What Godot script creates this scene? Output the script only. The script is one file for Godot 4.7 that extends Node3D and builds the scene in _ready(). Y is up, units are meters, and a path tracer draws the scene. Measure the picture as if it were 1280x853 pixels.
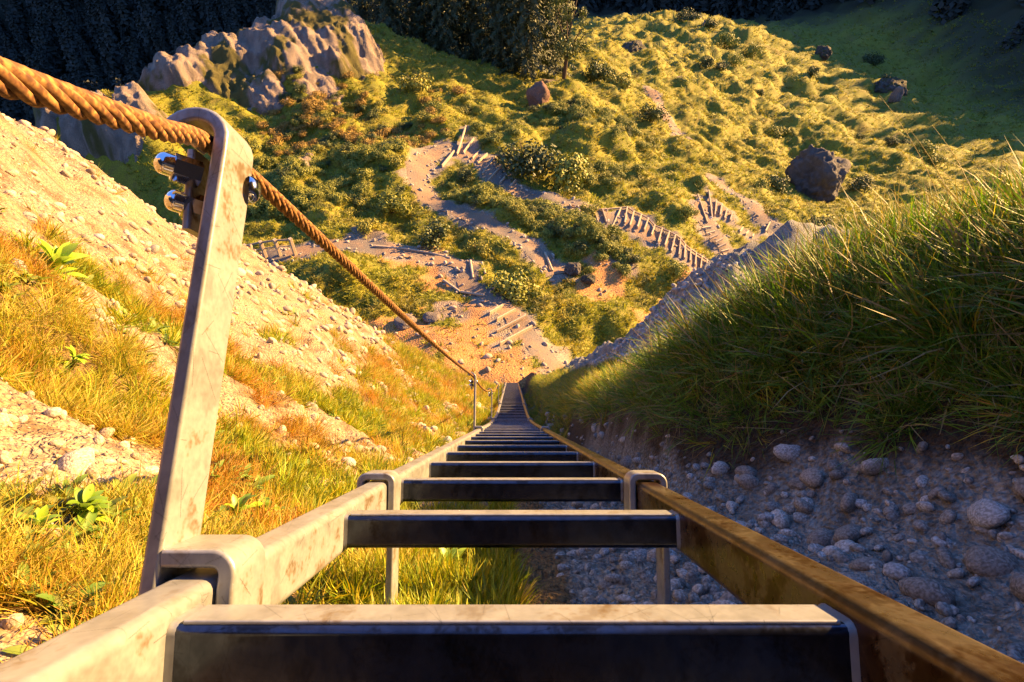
extends Node3D
# A steel ladder running down a steep gully to a sandy saddle with stepped gravel paths, pasture and shaded valley behind.
# World: x right, y up, z towards the viewer. "fw" below is the forward distance, -z.

const C45 := 0.70710678
const TPS_XY: Array = [[0.301,14.034],[-1.333,16.652],[2.05,16.948],[-3.611,19.061],[0.0,19.428],[-6.328,20.174],[-8.312,22.294],[-12.292,23.511],[-3.333,24.056],[2.458,23.076],[4.667,20.528],[4.25,17.192],[8.604,22.062],[11.111,25.032],[7.222,26.859],[3.889,30.3],[0.0,29.1],[-4.0,32.05],[-6.333,35.136],[-9.236,30.816],[-12.097,28.837],[-14.875,26.187],[-2.194,36.911],[0.542,35.678],[2.986,41.449],[-2.778,50.406],[2.042,48.917],[8.0,46.033],[10.333,63.721],[8.333,80.028],[11.083,38.01],[13.903,33.708],[16.444,31.123],[18.0,29.575],[20.417,44.586],[27.75,48.074],[33.611,48.425],[46.75,61.35],[20.667,59.459],[22.0,93.036],[38.75,92.498],[59.889,99.758],[60.0,76.721],[39.111,141.61],[67.5,146.703],[83.333,133.38],[87.5,105.852],[-15.993,54.451],[-18.958,49.668],[-22.167,44.197],[-24.413,40.015],[-26.361,35.183],[-29.806,35.847],[-18.653,38.269],[-13.5,38.84],[-8.75,40.691],[-10.35,47.051],[-6.389,45.922],[0.0,11.0],[-8.0,11.0],[8.0,11.0],[0.0,3.0],[-16.0,8.0],[16.0,8.0],[14.0,20.0],[20.0,28.0],[30.0,40.0],[40.0,10.0],[-16.0,66.0],[-24.0,60.0],[-32.0,56.0],[-36.0,44.0],[-32.0,30.0],[-8.0,70.0],[4.0,75.0],[-50.0,70.0],[-30.0,95.0],[-60.0,40.0],[-40.0,10.0],[-5.0,110.0],[-150.0,215.0],[-90.0,150.0],[-60.0,190.0],[-230.0,330.0],[-60.0,320.0],[0.0,200.0],[20.0,330.0],[70.0,185.0],[150.0,330.0],[300.0,300.0],[138.0,118.0],[165.0,150.0],[145.0,200.0],[230.0,225.0],[130.0,70.0],[95.0,40.0],[100.0,110.0],[210.0,130.0],[300.0,60.0],[-200.0,100.0],[-300.0,150.0],[-320.0,0.0],[300.0,-20.0],[0.0,-20.0],[-100.0,0.0],[100.0,0.0],[0.0,460.0],[300.0,460.0],[-320.0,460.0]]
const TPS_W: Array = [591.7733,-150.1909,174.4935,-45.19102,-74.94834,126.0446,-66.14703,1.525909,-43.94887,54.21238,-27.89749,-357.1955,30.90698,-198.4151,181.4129,-3.824039,-22.22978,-18.7761,106.7551,-24.236,-165.9757,311.7922,84.18486,-198.7784,211.4565,-237.6365,149.8712,-110.6147,48.79165,45.72789,-145.5792,193.5739,-330.1104,591.4113,70.97939,-93.49851,-16.66695,27.17458,-76.93253,-11.75417,-15.79839,34.43928,-22.12898,34.8486,12.41269,-20.8654,-88.6007,535.6177,99.783,329.5632,-392.9799,-309.7291,2597.965,-303.1632,-93.38259,3.636244,-299.4807,41.21477,-144.7429,-169.0041,-72.68658,-10.51316,132.7586,21.2397,115.8416,-356.6638,74.25502,-28.11179,44.99256,-279.8822,55.65563,-766.7485,-1477.781,-110.5856,49.73568,6.685358,-47.2147,85.95065,75.86411,26.69564,-15.83784,18.37999,-13.1148,3.005956,16.00716,-8.769863,7.10078,-38.98483,3.981069,5.606,59.62077,-16.1367,10.52181,-10.13991,-17.84464,32.30563,34.61487,0.129881,-6.773167,-2.781496,2.843833,0.9757752,5.821117,4.849824,-8.197872,-11.78053,-3.201463,-2.854867,0.02093623,-114.5042,1.519036,16.15051]
const PROF: Array = [[-22,-16],[-14,-6],[-9,0.2],[-7,1.9],[-5.6,2.4],[-4.7,2.48],[-4,2.35],[-3.4,1.97],[-2.6,1.28],[-1.8,0.57],[-1.2,0.13],[-0.75,-0.13],[-0.35,-0.25],[0,-0.26],[0.3,-0.25],[0.55,-0.25],[0.8,-0.2],[0.96,-0.08],[1.06,0.15],[1.22,0.36],[1.6,0.6],[2.2,0.82],[2.9,1.02],[3.6,1.09],[4.5,1.1],[7,-1.2],[12,-7]]
const FLIGHT_A: Array = [[3.55,31.07,3.58,30.28],[4.03,30.68,4.06,29.74],[4.56,30.74,4.56,29.46],[5.03,30.5,5.1,28.99],[5.52,30.55,5.61,29.04],[6.77,31.14,5.88,28.6],[7.17,31.22,6.66,28.96],[7.53,30.77,6.92,28.67],[7.85,30.13,7.35,28.54],[8.17,29.58,7.71,28.32],[8.45,28.91,8.05,27.86],[8.85,28.67,8.31,27.14],[9.19,28.28,8.64,26.84],[9.5,28.0,8.91,26.32],[9.79,27.83,9.32,26.14],[10.02,27.47,9.63,26.01],[10.31,27.21,9.95,25.92],[10.6,26.99,10.19,25.65],[10.9,26.78,10.41,25.28],[11.16,26.58,10.71,25.02],[11.38,26.26,11.02,24.89],[11.68,26.08,11.36,24.81]]
const FLIGHT_B: Array = [[12.59,34.6,12.19,30.64],[13.57,35.41,12.74,31.48],[13.73,34.04,13.06,31.92],[13.95,33.49,13.44,32.04],[14.17,32.98,13.69,31.79],[14.4,32.53,14.05,31.72],[11.62,29.83,12.33,30.24],[11.83,29.45,12.47,29.84],[11.96,29.04,12.53,29.4],[12.23,28.68,12.75,29.04],[12.3,28.27,12.87,28.63],[12.37,27.85,12.93,28.17],[12.38,27.43,12.95,27.73],[12.34,27.05,13.05,27.35]]
const FLIGHT_C: Array = [[14.45,30.72,14.92,31.51],[14.73,30.42,15.14,31.01],[15.0,30.03,15.35,30.64],[16.2,30.97,17.1,32.55],[17.05,31.01,16.83,28.41]]
const FLIGHT_D: Array = [[-3.35,40.64,-3.74,36.62],[-3.96,36.98,-4.59,34.8],[-2.72,39.11,-3.33,36.96],[-2.22,37.92,-2.69,36.45],[-1.7,36.93,-2.32,35.65],[-1.03,36.9,-1.96,34.58],[-0.65,35.88,-1.56,33.8],[-0.17,35.02,-0.79,33.61],[0.22,33.97,-0.15,33.18]]
const FLIGHT_E: Array = [[-0.43,20.41,-1.04,19.62],[0.15,20.12,-0.7,19.16],[0.63,19.38,-0.68,18.29],[0.89,18.71,-0.52,17.21]]
const LOGS: Array = [[-7.32,25.2,-5.79,25.22],[-5.79,25.22,-4.47,25.18],[-4.44,25.18,-3.27,24.74],[-2.19,24.34,-1.97,22.85],[-1.58,24.28,-1.36,23.11],[1.8,25.58,2.11,23.82],[-3.45,22.62,-2.58,21.89],[-2.52,21.89,-1.34,21.28]]
const FENCE: Array = [[-14.76,24.64],[-13.71,24.3],[-12.88,24.41],[-12.1,24.39],[-11.32,24.45]]
const PATH_A: Array = [[2.12,15.21],[1.35,16.68],[0.54,18.49],[-0.19,20.2],[-1.17,21.42],[-2.29,22.6],[-2.15,23.69],[-3.37,24.47],[-5.74,24.98],[-8.53,25.21],[-10.99,24.87],[-13.4,24.35],[-15.93,24.85]]
const PATH_B: Array = [[2.32,23.61],[1.38,25.31],[-0.45,27.47],[-2.59,29.17],[-4.63,30.83],[-5.98,32.93],[-5.82,35.2],[-4.71,37.65],[-3.48,37.45],[-1.94,35.67],[-0.42,33.6],[1.27,32.52],[3.03,31.99],[4.65,30.59],[6.57,29.28],[8.12,27.89],[9.55,26.57],[11.1,25.36],[12.46,25.67]]
const PATH_C: Array = [[12.61,25.72],[13.23,26.73],[12.97,28.13],[12.5,29.61],[12.16,31.33],[12.47,32.91],[13.37,33.4],[14.18,32.38]]
const PATH_D: Array = [[15.34,39.37],[16.05,37.42],[16.61,34.79],[17.01,32.37],[16.87,29.7],[16.98,28.17]]
const PATH_E: Array = [[15.62,66.44],[16.2,62.35],[16.66,59.19],[16.24,54.43],[15.24,49.35]]
const BLOBS: Array = [[-1.67,16.67,2.0,2],[-3.45,17.58,1.72,2],[0.0,16.03,1.46,2],[-1.46,19.22,1.46,2],[-5.0,18.72,1.43,2],[-3.27,23.29,1.22,2],[-7.88,26.19,0.96,3],[-5.08,24.72,1.27,2],[-5.09,19.31,0.58,3],[-3.0,20.27,0.67,3],[5.04,23.8,1.26,2],[6.04,24.92,0.95,3],[4.08,22.71,1.06,2],[2.71,23.79,0.92,3],[1.67,16.48,1.2,3],[8.17,21.99,0.9,2],[7.16,20.98,0.79,2],[-5.67,36.33,1.08,3],[-4.98,37.62,1.11,3],[3.9,57.38,0.78,3],[9.51,24.18,0.6,2],[10.18,25.08,0.53,2],[-2.95,19.75,0.81,3],[0.63,14.97,0.94,2],[-0.62,14.64,0.92,2],[13.69,26.63,0.65,3],[3.4,24.56,0.43,3]]
const KNOLL: Array = [[-14.74,48.84,4.01,2.2],[-12.66,49.01,2.43,2.0],[-17.56,45.66,2.98,1.6],[-15.76,51.25,2.96,2.6],[-21.05,43.06,2.63,1.5],[-11.24,48.23,1.16,0.9],[-27.55,35.26,1.01,0.8],[-26.01,35.25,1.42,2.2],[-23.82,36.49,1.14,1.4],[-17.73,41.93,1.49,0.8],[-13.27,34.28,0.83,0.4],[-24.5,35.06,1.02,0.5],[-14.25,43.52,1.31,0.3],[-23.49,40.9,1.66,1.2],[-29.81,35.67,1.44,1.6],[-26.89,47.4,1.61,3.2],[-25.0,48.46,1.25,2.2]]
const BUMPS: Array = [[8.21,45.14,3.94,2.0],[11.92,38.95,1.55,1.0],[4.86,54.26,2.69,1.4],[46.19,118.83,7.7,2.0],[61.95,109.67,7.37,1.5],[23.45,70.58,4.88,1.2],[35.25,67.96,4.89,1.2],[0.0,29.4,1.24,0.6],[4.27,26.91,1.17,0.6],[-8.83,34.2,2.6,1.0],[-13.85,31.7,1.98,0.8],[-8.31,22.29,1.42,0.5],[41.21,59.64,4.48,1.2],[-5.46,42.72,1.58,0.8],[15.3,46.79,1.81,0.8],[43.68,91.46,4.99,-1.2],[18.56,72.3,3.91,-1.0]]
const BUSHES: Array = [
	[0.0,21.86,1.42,0,"rounded bright green bush between the two gravel path bends"],
	[-4.18,26.3,1.41,1,"low green bush at the foot of the upper gravel path"],
	[-1.73,25.4,0.86,2,"small green bush against the upper path just left of the big rounded bush"],
	[-3.02,33.99,0.88,1,"dark bush tucked under the upper wooden steps"],
	[1.09,35.88,2.5,3,"big dark shaded bush beside the upper wooden steps"],
	[3.66,35.09,2.15,0,"broad lit bush right of the dark shaded bush"],
	[12.94,52.33,1.73,1,"dark round bush on the green mound beside the narrow trail"],
	[-7.78,47.12,1.55,2,"light green bush at the right foot of the rock knoll"],
	[-5.92,44.36,1.0,0,"small bush between the rock knoll and the spruces"],
	[21.21,41.03,1.41,1,"tall dark bush directly left of the big hollow boulder"],
	[32.93,49.22,1.55,3,"dark bush directly right of the big hollow boulder"],
	[10.71,30.32,0.74,0,"round bush left of the fan of wooden steps"],
	[8.95,63.17,1.87,1,"dark shrub on the slope right of the leafy tree"],
	[11.45,62.03,1.36,2,"flat dark shrub just below the shrub right of the leafy tree"],
	[37.42,133.54,3.03,3,"dark shrub at the top of the sunny pasture near the dark valley"],
	[38.59,123.23,1.89,1,"small shrub below the topmost dark shrub of the pasture"],
	[38.99,112.41,2.04,0,"brownish shrub beside a pale stone on the upper pasture"],
	[28.94,89.5,1.43,1,"dark round shrub, upper of the close pair in mid pasture"],
	[30.28,86.42,1.16,3,"dark round shrub, lower of the close pair in mid pasture"],
	[36.55,98.95,1.31,0,"small shrub right of the close pair in mid pasture"],
	[49.66,98.51,1.33,1,"round dark shrub below the small pinnacle rock"],
	[73.97,123.73,2.14,3,"dark shrub high on the pasture under the valley shadow"],
	[35.7,83.73,0.92,1,"tiny dark shrub alone in the middle of the pasture"],
	[31.19,64.74,1.32,2,"low spreading green shrub above the big hollow boulder"],
	[44.05,69.77,1.01,1,"small round shrub right above the big hollow boulder"],
	[45.04,65.09,0.86,3,"dark little shrub, first of the pair near the pasture's shaded edge"],
	[47.88,66.5,0.88,1,"dark little shrub, second of the pair near the pasture's shaded edge"],
	[47.17,62.04,1.29,0,"wide shrub at the pasture's shaded edge above the tall grass"],
	[47.63,59.99,1.08,2,"wide shrub touching the tall grass at the pasture's shaded edge"],
	[65.55,103.78,1.7,3,"dark shrub between the pinnacle rock and the shaded valley"],
	[42.25,107.0,1.69,0,"grassy shrub on the small hump of the upper pasture"],
	[17.59,29.9,1.11,3,"dark bush at the lower end of the rightmost steps path"],
	[20.84,33.21,1.32,1,"dark bush behind the tall grass right of the rightmost steps path"],
	[19.3,40.08,0.81,0,"small bush on the bank above the rightmost steps path"],
	[-9.73,20.82,0.38,1,"small dark bush on the grass hummock below the handrail cable"],
	[-7.16,29.91,1.24,0,"leafy bush on the inner side of the path bend"],
	[-7.92,26.89,0.8,2,"low leafy bush beside the gravel at the grass hummock"],
	[4.59,30.02,0.72,2,"small bush above the long wooden stairway"],
	[8.92,24.65,0.74,0,"bush under the lower half of the long wooden stairway"]]
const BAND: Array = [[-4.0,32.05],[-2.7,31.1],[-1.47,30.68],[-0.24,29.79],[0.94,29.06],[2.07,27.92],[2.93,27.02],[3.76,26.24],[4.55,25.26],[5.15,24.78],[-5.03,32.39],[-2.01,32.19],[0.49,30.89],[2.4,29.72],[3.71,28.22],[4.73,26.94],[5.47,25.65]]
const MASS: Array = [[-10.72,33.26,4.59],[-14.34,31.7,2.97],[-9.29,36.97,3.28],[-13.32,37.93,3.33],[-16.65,36.33,2.68],[-6.87,39.53,2.29],[-16.04,41.18,2.58],[-12.5,42.77,2.68],[-15.97,29.1,1.88],[6.35,43.87,3.18],[3.88,45.51,2.58],[6.66,36.33,2.22],[-5.18,46.51,1.94],[10.41,43.99,1.95],[-1.16,40.05,1.74],[2.37,29.19,1.89],[0.48,30.15,1.93],[-2.45,30.84,1.71]]
const ROCKS: Array = [
	[2.18,49.03,0.89,1.64,"tall reddish boulder standing beside the dark spruces"],
	[27.14,46.66,2.48,3.62,"big dark hollow boulder in the sunny pasture"],
	[18.39,91.84,1.92,1.92,"dark rock in the pasture above the green mound"],
	[21.57,76.15,0.92,0.58,"flat grey rock slab on the upper pasture"],
	[58.48,114.85,1.37,1.71,"small pinnacle rock in the upper pasture"],
	[61.28,92.54,0.9,2.27,"grey pillar stone at the edge of the shaded valley"],
	[63.86,99.24,2.46,2.4,"dark boulder throwing a long shadow at the valley edge"],
	[39.91,128.16,1.3,1.3,"pale stone beside the brownish shrub on the upper pasture"],
	[16.72,52.42,0.61,0.49,"grey rock beside the narrow trail"],
	[-4.85,18.91,0.5,0.34,"grey broken rock on the orange sand"],
	[-3.64,19.33,0.44,0.29,"pale broken rock beside the grass tuft on the sand"],
	[3.18,23.86,0.42,0.57,"dark rock standing in for the shaded eroded bank below the long stairway"],  # this rock and the next stand in for eroded bank shade
	[3.92,23.17,0.33,0.36,"small dark rock standing in for shade under the bank of the long stairway"]]
const LEAFY: Array = [
	[2.151,-1.788,0.114,"bright green broad-leaved plant high on the left bank"],
	[1.768,-1.38,0.049,"small broad-leaved plant below the bright one on the left bank"],
	[1.016,-0.757,0.051,"low leafy plant beside the foot of the handrail post"],
	[0.937,-0.767,0.039,"low leafy plant at the bottom left edge of the bank"],
	[1.4,-0.671,0.058,"leafy green plant just behind the handrail post and rail"],
	[1.501,-0.637,0.058,"small leafy plant touching the left rail"],
	[1.333,-0.144,0.056,"leafy plant seen between the two nearest rungs"]]
const STONES: Array = [
	[5.474,-2.703,0.068,"smooth pale stone on the bare bank behind the post"],
	[1.224,-0.929,0.034,"round pale stone half buried beside the sand on the left bank"],
	[1.371,-1.108,0.017,"small white stone on the left bank"],
	[1.391,-1.101,0.012,"tiny white stone beside the small white one on the left bank"],
	[1.476,-1.048,0.016,"small tan stone left of the handrail post"],
	[1.226,-0.895,0.017,"flat tan stone beside the round half buried one"],
	[1.144,-0.922,0.013,"brown stone left of the round half buried one"]]


# ------------------------------------------------------------------ small mesh builder
class MB:
	var v := PackedVector3Array()
	var n := PackedVector3Array()
	var c := PackedColorArray()
	var ix := PackedInt32Array()
	func vert(p: Vector3, nn: Vector3, cc: Color = Color.WHITE) -> int:
		v.append(p); n.append(nn); c.append(cc)
		return v.size() - 1
	func tri(a: int, b: int, d: int) -> void:
		var f := (v[d] - v[a]).cross(v[b] - v[a])
		if f.dot(n[a] + n[b] + n[d]) < 0.0:
			ix.append(a); ix.append(d); ix.append(b)
		else:
			ix.append(a); ix.append(b); ix.append(d)
	func quad(a: int, b: int, d: int, e: int) -> void:
		tri(a, b, d); tri(a, d, e)
	func mesh() -> ArrayMesh:
		var arr := []
		arr.resize(Mesh.ARRAY_MAX)
		arr[Mesh.ARRAY_VERTEX] = v; arr[Mesh.ARRAY_NORMAL] = n; arr[Mesh.ARRAY_COLOR] = c; arr[Mesh.ARRAY_INDEX] = ix
		var m := ArrayMesh.new()
		m.add_surface_from_arrays(Mesh.PRIMITIVE_TRIANGLES, arr)
		return m

var rng := RandomNumberGenerator.new()
var M := {}
var taken := {}
var noise_low := FastNoiseLite.new()
var noise_mid := FastNoiseLite.new()
var noise_fine := FastNoiseLite.new()
var noise_cell := FastNoiseLite.new()
var noise_cell2 := FastNoiseLite.new()

func fnl(f: float, sd: int, oct := 3) -> FastNoiseLite:
	var q := FastNoiseLite.new()
	q.noise_type = FastNoiseLite.TYPE_SIMPLEX_SMOOTH
	q.frequency = f; q.seed = sd
	q.fractal_type = FastNoiseLite.FRACTAL_FBM if oct > 1 else FastNoiseLite.FRACTAL_NONE
	q.fractal_octaves = oct
	return q

func numbered(called: String) -> String:
	if not taken.has(called):
		taken[called] = 0
		return called
	taken[called] += 1
	return "%s_%03d" % [called, taken[called]]

func tag(o: Node, label: String, category := "", group := "", kind := "") -> void:
	o.set_meta("label", label)
	if category: o.set_meta("category", category)
	if group: o.set_meta("group", group)
	if kind: o.set_meta("kind", kind)

func base(called: String, at := Vector3.ZERO) -> Node3D:
	var o := Node3D.new()
	o.name = numbered(called)
	add_child(o)
	o.position = at
	return o

func put(called: String, mesh: Mesh, mat: Material, parent: Node = null, tr := Transform3D.IDENTITY) -> MeshInstance3D:
	var o := MeshInstance3D.new()
	o.mesh = mesh
	o.material_override = mat
	if parent == null or parent == self:
		o.name = numbered(called)
		add_child(o)
	else:
		o.name = called
		parent.add_child(o, true)
	o.transform = tr
	return o

# ------------------------------------------------------------------ ladder frame
func sl_of(d: float) -> float:
	var t := clampf((d - 5.0) / 6.0, 0.0, 1.0)
	return lerpf(0.1225, 0.034, t * t * (3.0 - 2.0 * t))

func v_of(d: float) -> float:
	var t := clampf((d - 5.0) / 6.0, 0.0, 1.0)
	var s := 6.0 * (t * t * t - 0.5 * t * t * t * t)
	if d > 11.0: s += d - 11.0
	return 0.13 + 0.1225 * d - 0.0885 * s

func lad(d: float, x: float, n: float) -> Vector3:
	var sl := sl_of(d)
	var nh := n / sqrt(1.0 + sl * sl)
	var dd := d + sl * nh
	var up := nh - v_of(d)
	return Vector3(x, C45 * (up - dd), -C45 * (dd + up))

func lad_l(d: float) -> Vector3:   # down along the ladder
	var sl := sl_of(d)
	return Vector3(0, C45 * (-sl - 1.0), -C45 * (1.0 - sl)).normalized()

func lad_n(d: float) -> Vector3:   # out of the ladder
	var sl := sl_of(d)
	return Vector3(0, C45 * (1.0 - sl), -C45 * (1.0 + sl)).normalized()

# ------------------------------------------------------------------ steep slope (gully with a bank on either side)
var prof_x := PackedFloat32Array()
var prof_n := PackedFloat32Array()
func prof_raw(x: float) -> float:
	var k := 0
	while k < prof_x.size() - 2 and x > prof_x[k + 1]: k += 1
	var t := clampf((x - prof_x[k]) / (prof_x[k + 1] - prof_x[k]), 0.0, 1.0)
	return lerpf(prof_n[k], prof_n[k + 1], t)

func prof(x: float) -> float:
	var h := 0.05 + 0.06 * absf(x)
	return 0.25 * prof_raw(x - h) + 0.5 * prof_raw(x) + 0.25 * prof_raw(x + h)

func slope_macro(d: float, x: float) -> float:
	var n := prof(x + 0.5 * smoothstep(1.0, 2.3, d) * smoothstep(0.3, 0.6, x) * (1.0 - smoothstep(1.0, 2.6, x)))
	if x > 0.8:
		var dip := smoothstep(1.9, 3.6, d) * (1.0 - smoothstep(4.4, 6.0, d))
		if n > 0.0: n *= 1.0 - 0.68 * dip
		n += 0.92 * smoothstep(1.2, 2.8, x) * smoothstep(4.4, 6.0, d) * (1.0 - smoothstep(8.5, 13.5, d))
		if n > -0.2: n = lerpf(n, -0.2 + (n + 0.2) * 0.5, smoothstep(12.0, 18.0, d))
	elif x < -0.5 and n > -0.2 and d > 9.0:
		n = -0.2 + (n + 0.2) * maxf(0.3, 1.0 - 0.05 * (d - 9.0))
	if x > 0.5 and d < 0.2: n += 3.4 * smoothstep(0.15, -0.5, d) * smoothstep(0.5, 1.8, x)  # unseen shoulder added behind the camera to shade the ground and cut bounce
	if d < -1.2: n += 0.9 * smoothstep(-1.2, -3.2, d)
	return n

func left_grass(d: float, x: float, n: float) -> float:   # 0 bare, 1 grown over
	var q := (n - 0.13) / maxf(absf(x), 0.25)
	var g := 0.52 - smoothstep(0.26, 0.44, q) * 0.85
	g += noise_mid.get_noise_2d(x * 1.1, d * 0.7) * 1.0 + noise_fine.get_noise_2d(x * 2.2, d * 2.2) * 0.8
	# bare sandy ledges
	g -= 0.75 * exp(-(pow((x + 1.05) / 0.28, 2.0) + pow((d - 1.35) / 0.22, 2.0)))
	g -= 0.7 * exp(-(pow((x + 0.62) / 0.16, 2.0) + pow((d - 2.2) / 0.5, 2.0)))
	g -= 0.5 * exp(-(pow((x + 1.7) / 0.4, 2.0) + pow((d - 5.0) / 1.5, 2.0)))
	return g

func right_grass(d: float, x: float, n: float) -> float:
	var g := smoothstep(-0.1, 0.2, n + 0.12 * noise_mid.get_noise_2d(x * 2.0, d * 2.5)) 
	g -= smoothstep(3.3, 4.1, d + 0.5 * noise_mid.get_noise_2d(x * 0.8, d)) * smoothstep(0.95, 1.35, x + 0.3 * noise_low.get_noise_2d(x, d * 3.0)) * (1.0 - smoothstep(15.0, 18.0, d)) * 1.3
	if d > 3.5 and x > 0.33: g = maxf(g, smoothstep(3.5, 5.0, d) * (1.0 - smoothstep(0.8, 1.2, x)) * (0.65 + 0.8 * noise_mid.get_noise_2d(x, d)))
	return g

func slope_n(d: float, x: float) -> float:
	var n := slope_macro(d, x)
	var ax := absf(x)
	var away := smoothstep(0.3, 1.2, ax)
	n += noise_low.get_noise_2d(x * 1.0, d * 0.8) * 0.22 * away * smoothstep(0.4, 3.0, ax)
	n += noise_mid.get_noise_2d(x, d) * (0.055 if x > 0.0 else 0.095) * (0.3 + 0.7 * away)
	if x < -0.6: n += (0.12 * (0.3 - absf(noise_mid.get_noise_2d(x * 0.55 + 15.0, d * 0.35))) + 0.05 * noise_fine.get_noise_2d(x * 0.8, d * 0.7)) * smoothstep(0.6, 1.6, ax)
	n += noise_fine.get_noise_2d(x * 1.6, d * 1.6) * 0.02
	# cobbles set in the conglomerate
	var rocky := 0.0
	if x > 0.0:
		rocky = 1.0 - clampf(right_grass(d, x, slope_macro(d, x)), 0.0, 1.0)
	else:
		rocky = 0.7 * (1.0 - clampf(left_grass(d, x, slope_macro(d, x)), 0.0, 1.0))
	if rocky > 0.02:
		var c1 := 1.0 - clampf(noise_cell.get_noise_2d(x, d) + 1.0, 0.0, 1.0)
		var c2 := 1.0 - clampf(noise_cell2.get_noise_2d(x, d) + 1.0, 0.0, 1.0)
		var big := 1.0 + 1.6 * smoothstep(3.0, 6.0, d)
		n += rocky * (0.045 * c1 + 0.018 * c2) * big
		if x > 1.0 and d > 3.5:
			var rd := smoothstep(3.5, 5.0, d) * smoothstep(1.0, 1.6, x)
			n += rd * rocky * (0.22 * (0.4 - absf(noise_mid.get_noise_2d(x * 0.8 + 5.0, d * 0.5))) + 0.10 * (0.5 - noise_cell.get_noise_2d(x * 0.3, d * 0.2) - 1.0) + 0.10 * noise_fine.get_noise_2d(x * 1.2, d * 0.8))
	return n

func slope_p(d: float, x: float, lift := 0.0) -> Vector3:
	return lad(d, x, slope_n(d, x) + lift)

func slope_normal(d: float, x: float) -> Vector3:
	var e := 0.06
	var a := lad(d + e, x, slope_macro(d + e, x)) - lad(d - e, x, slope_macro(d - e, x))
	var b := lad(d, x + e, slope_macro(d, x + e)) - lad(d, x - e, slope_macro(d, x - e))
	var r := a.cross(b).normalized()
	return r if r.y > -0.5 and r.dot(lad_n(d)) > 0.0 else -r

func slope_color(d: float, x: float, n: float) -> Color:
	var f := noise_fine.get_noise_2d(x * 9.0 + 50.0, d * 9.0)
	var g := noise_mid.get_noise_2d(x * 2.0 + 20.0, d * 2.0)
	if x < 0.12:
		var gr := clampf(left_grass(d, x, n), 0.0, 1.0)
		var rock := Color(0.47, 0.36, 0.25).lerp(Color(0.36, 0.28, 0.21), clampf(0.5 + f + g, 0.0, 1.0))
		var sand := Color(0.50, 0.34, 0.19)
		var soil := Color(0.24, 0.155, 0.06)
		var bare := rock.lerp(sand, clampf(0.3 + g * 1.6, 0.0, 1.0))
		var crev := smoothstep(0.16, 0.34, noise_fine.get_noise_2d(x * 3.0 + 80.0, d * 2.2) + 0.35 * f)
		bare = bare.lerp(Color(0.20, 0.12, 0.06), crev * 0.8)
		return bare.lerp(soil, smoothstep(0.1, 0.5, gr))
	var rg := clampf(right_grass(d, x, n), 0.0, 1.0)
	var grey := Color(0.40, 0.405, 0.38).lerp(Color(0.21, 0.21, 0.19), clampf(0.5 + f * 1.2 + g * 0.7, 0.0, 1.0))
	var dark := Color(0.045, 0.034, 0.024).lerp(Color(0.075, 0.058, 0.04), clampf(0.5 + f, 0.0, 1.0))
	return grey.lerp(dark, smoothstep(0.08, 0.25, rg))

func axis(lo: float, hi: float, fine: float, from: float, grow: float) -> PackedFloat32Array:
	# fine steps within +-from of zero, growing in proportion beyond
	var r: Array = []
	var p := 0.0
	while p < hi:
		r.append(p)
		p += fine * maxf(1.0, absf(p) / from * grow)
	r.append(hi)
	p = -fine
	while p > lo:
		r.append(p)
		p -= fine * maxf(1.0, absf(p) / from * grow)
	r.append(lo)
	r.sort()
	return PackedFloat32Array(r)

func grid_mesh(us: PackedFloat32Array, vs: PackedFloat32Array, pos: PackedVector3Array, col: PackedColorArray, flip: bool) -> ArrayMesh:
	var nu := us.size()
	var nv := vs.size()
	var nor := PackedVector3Array()
	nor.resize(pos.size())
	for j in nv:
		for i in nu:
			var a := pos[j * nu + mini(i + 1, nu - 1)] - pos[j * nu + maxi(i - 1, 0)]
			var b := pos[mini(j + 1, nv - 1) * nu + i] - pos[maxi(j - 1, 0) * nu + i]
			var q := b.cross(a).normalized()
			nor[j * nu + i] = -q if flip else q
	var ix := PackedInt32Array()
	ix.resize((nu - 1) * (nv - 1) * 6)
	var k := 0
	for j in nv - 1:
		for i in nu - 1:
			var a := j * nu + i
			var b := a + 1
			var c := a + nu + 1
			var e := a + nu
			if flip:
				ix[k] = a; ix[k + 1] = c; ix[k + 2] = b; ix[k + 3] = a; ix[k + 4] = e; ix[k + 5] = c
			else:
				ix[k] = a; ix[k + 1] = b; ix[k + 2] = c; ix[k + 3] = a; ix[k + 4] = c; ix[k + 5] = e
			k += 6
	var arr := []
	arr.resize(Mesh.ARRAY_MAX)
	arr[Mesh.ARRAY_VERTEX] = pos; arr[Mesh.ARRAY_NORMAL] = nor; arr[Mesh.ARRAY_COLOR] = col; arr[Mesh.ARRAY_INDEX] = ix
	var m := ArrayMesh.new()
	m.add_surface_from_arrays(Mesh.PRIMITIVE_TRIANGLES, arr)
	return m

func build_slope() -> Node3D:
	var xs := axis(-22.0, 12.0, 0.027, 1.5, 1.0)
	var ds: Array = []
	var p := -4.5
	while p < 26.0:
		ds.append(p)
		p += 0.16 if p < 0.2 else 0.027 * maxf(1.0, p / 1.5)
	var vs := PackedFloat32Array(ds)
	var pos := PackedVector3Array()
	var col := PackedColorArray()
	for d in vs:
		for x in xs:
			pos.append(slope_p(d, x))
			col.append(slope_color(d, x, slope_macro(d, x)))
	var o := put("hill_slope", grid_mesh(xs, vs, pos, col, false), M.ground)
	tag(o, "steep conglomerate gully with a sunlit bank and a shaded bank either side of the ladder", "slope", "", "structure")
	return o

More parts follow.
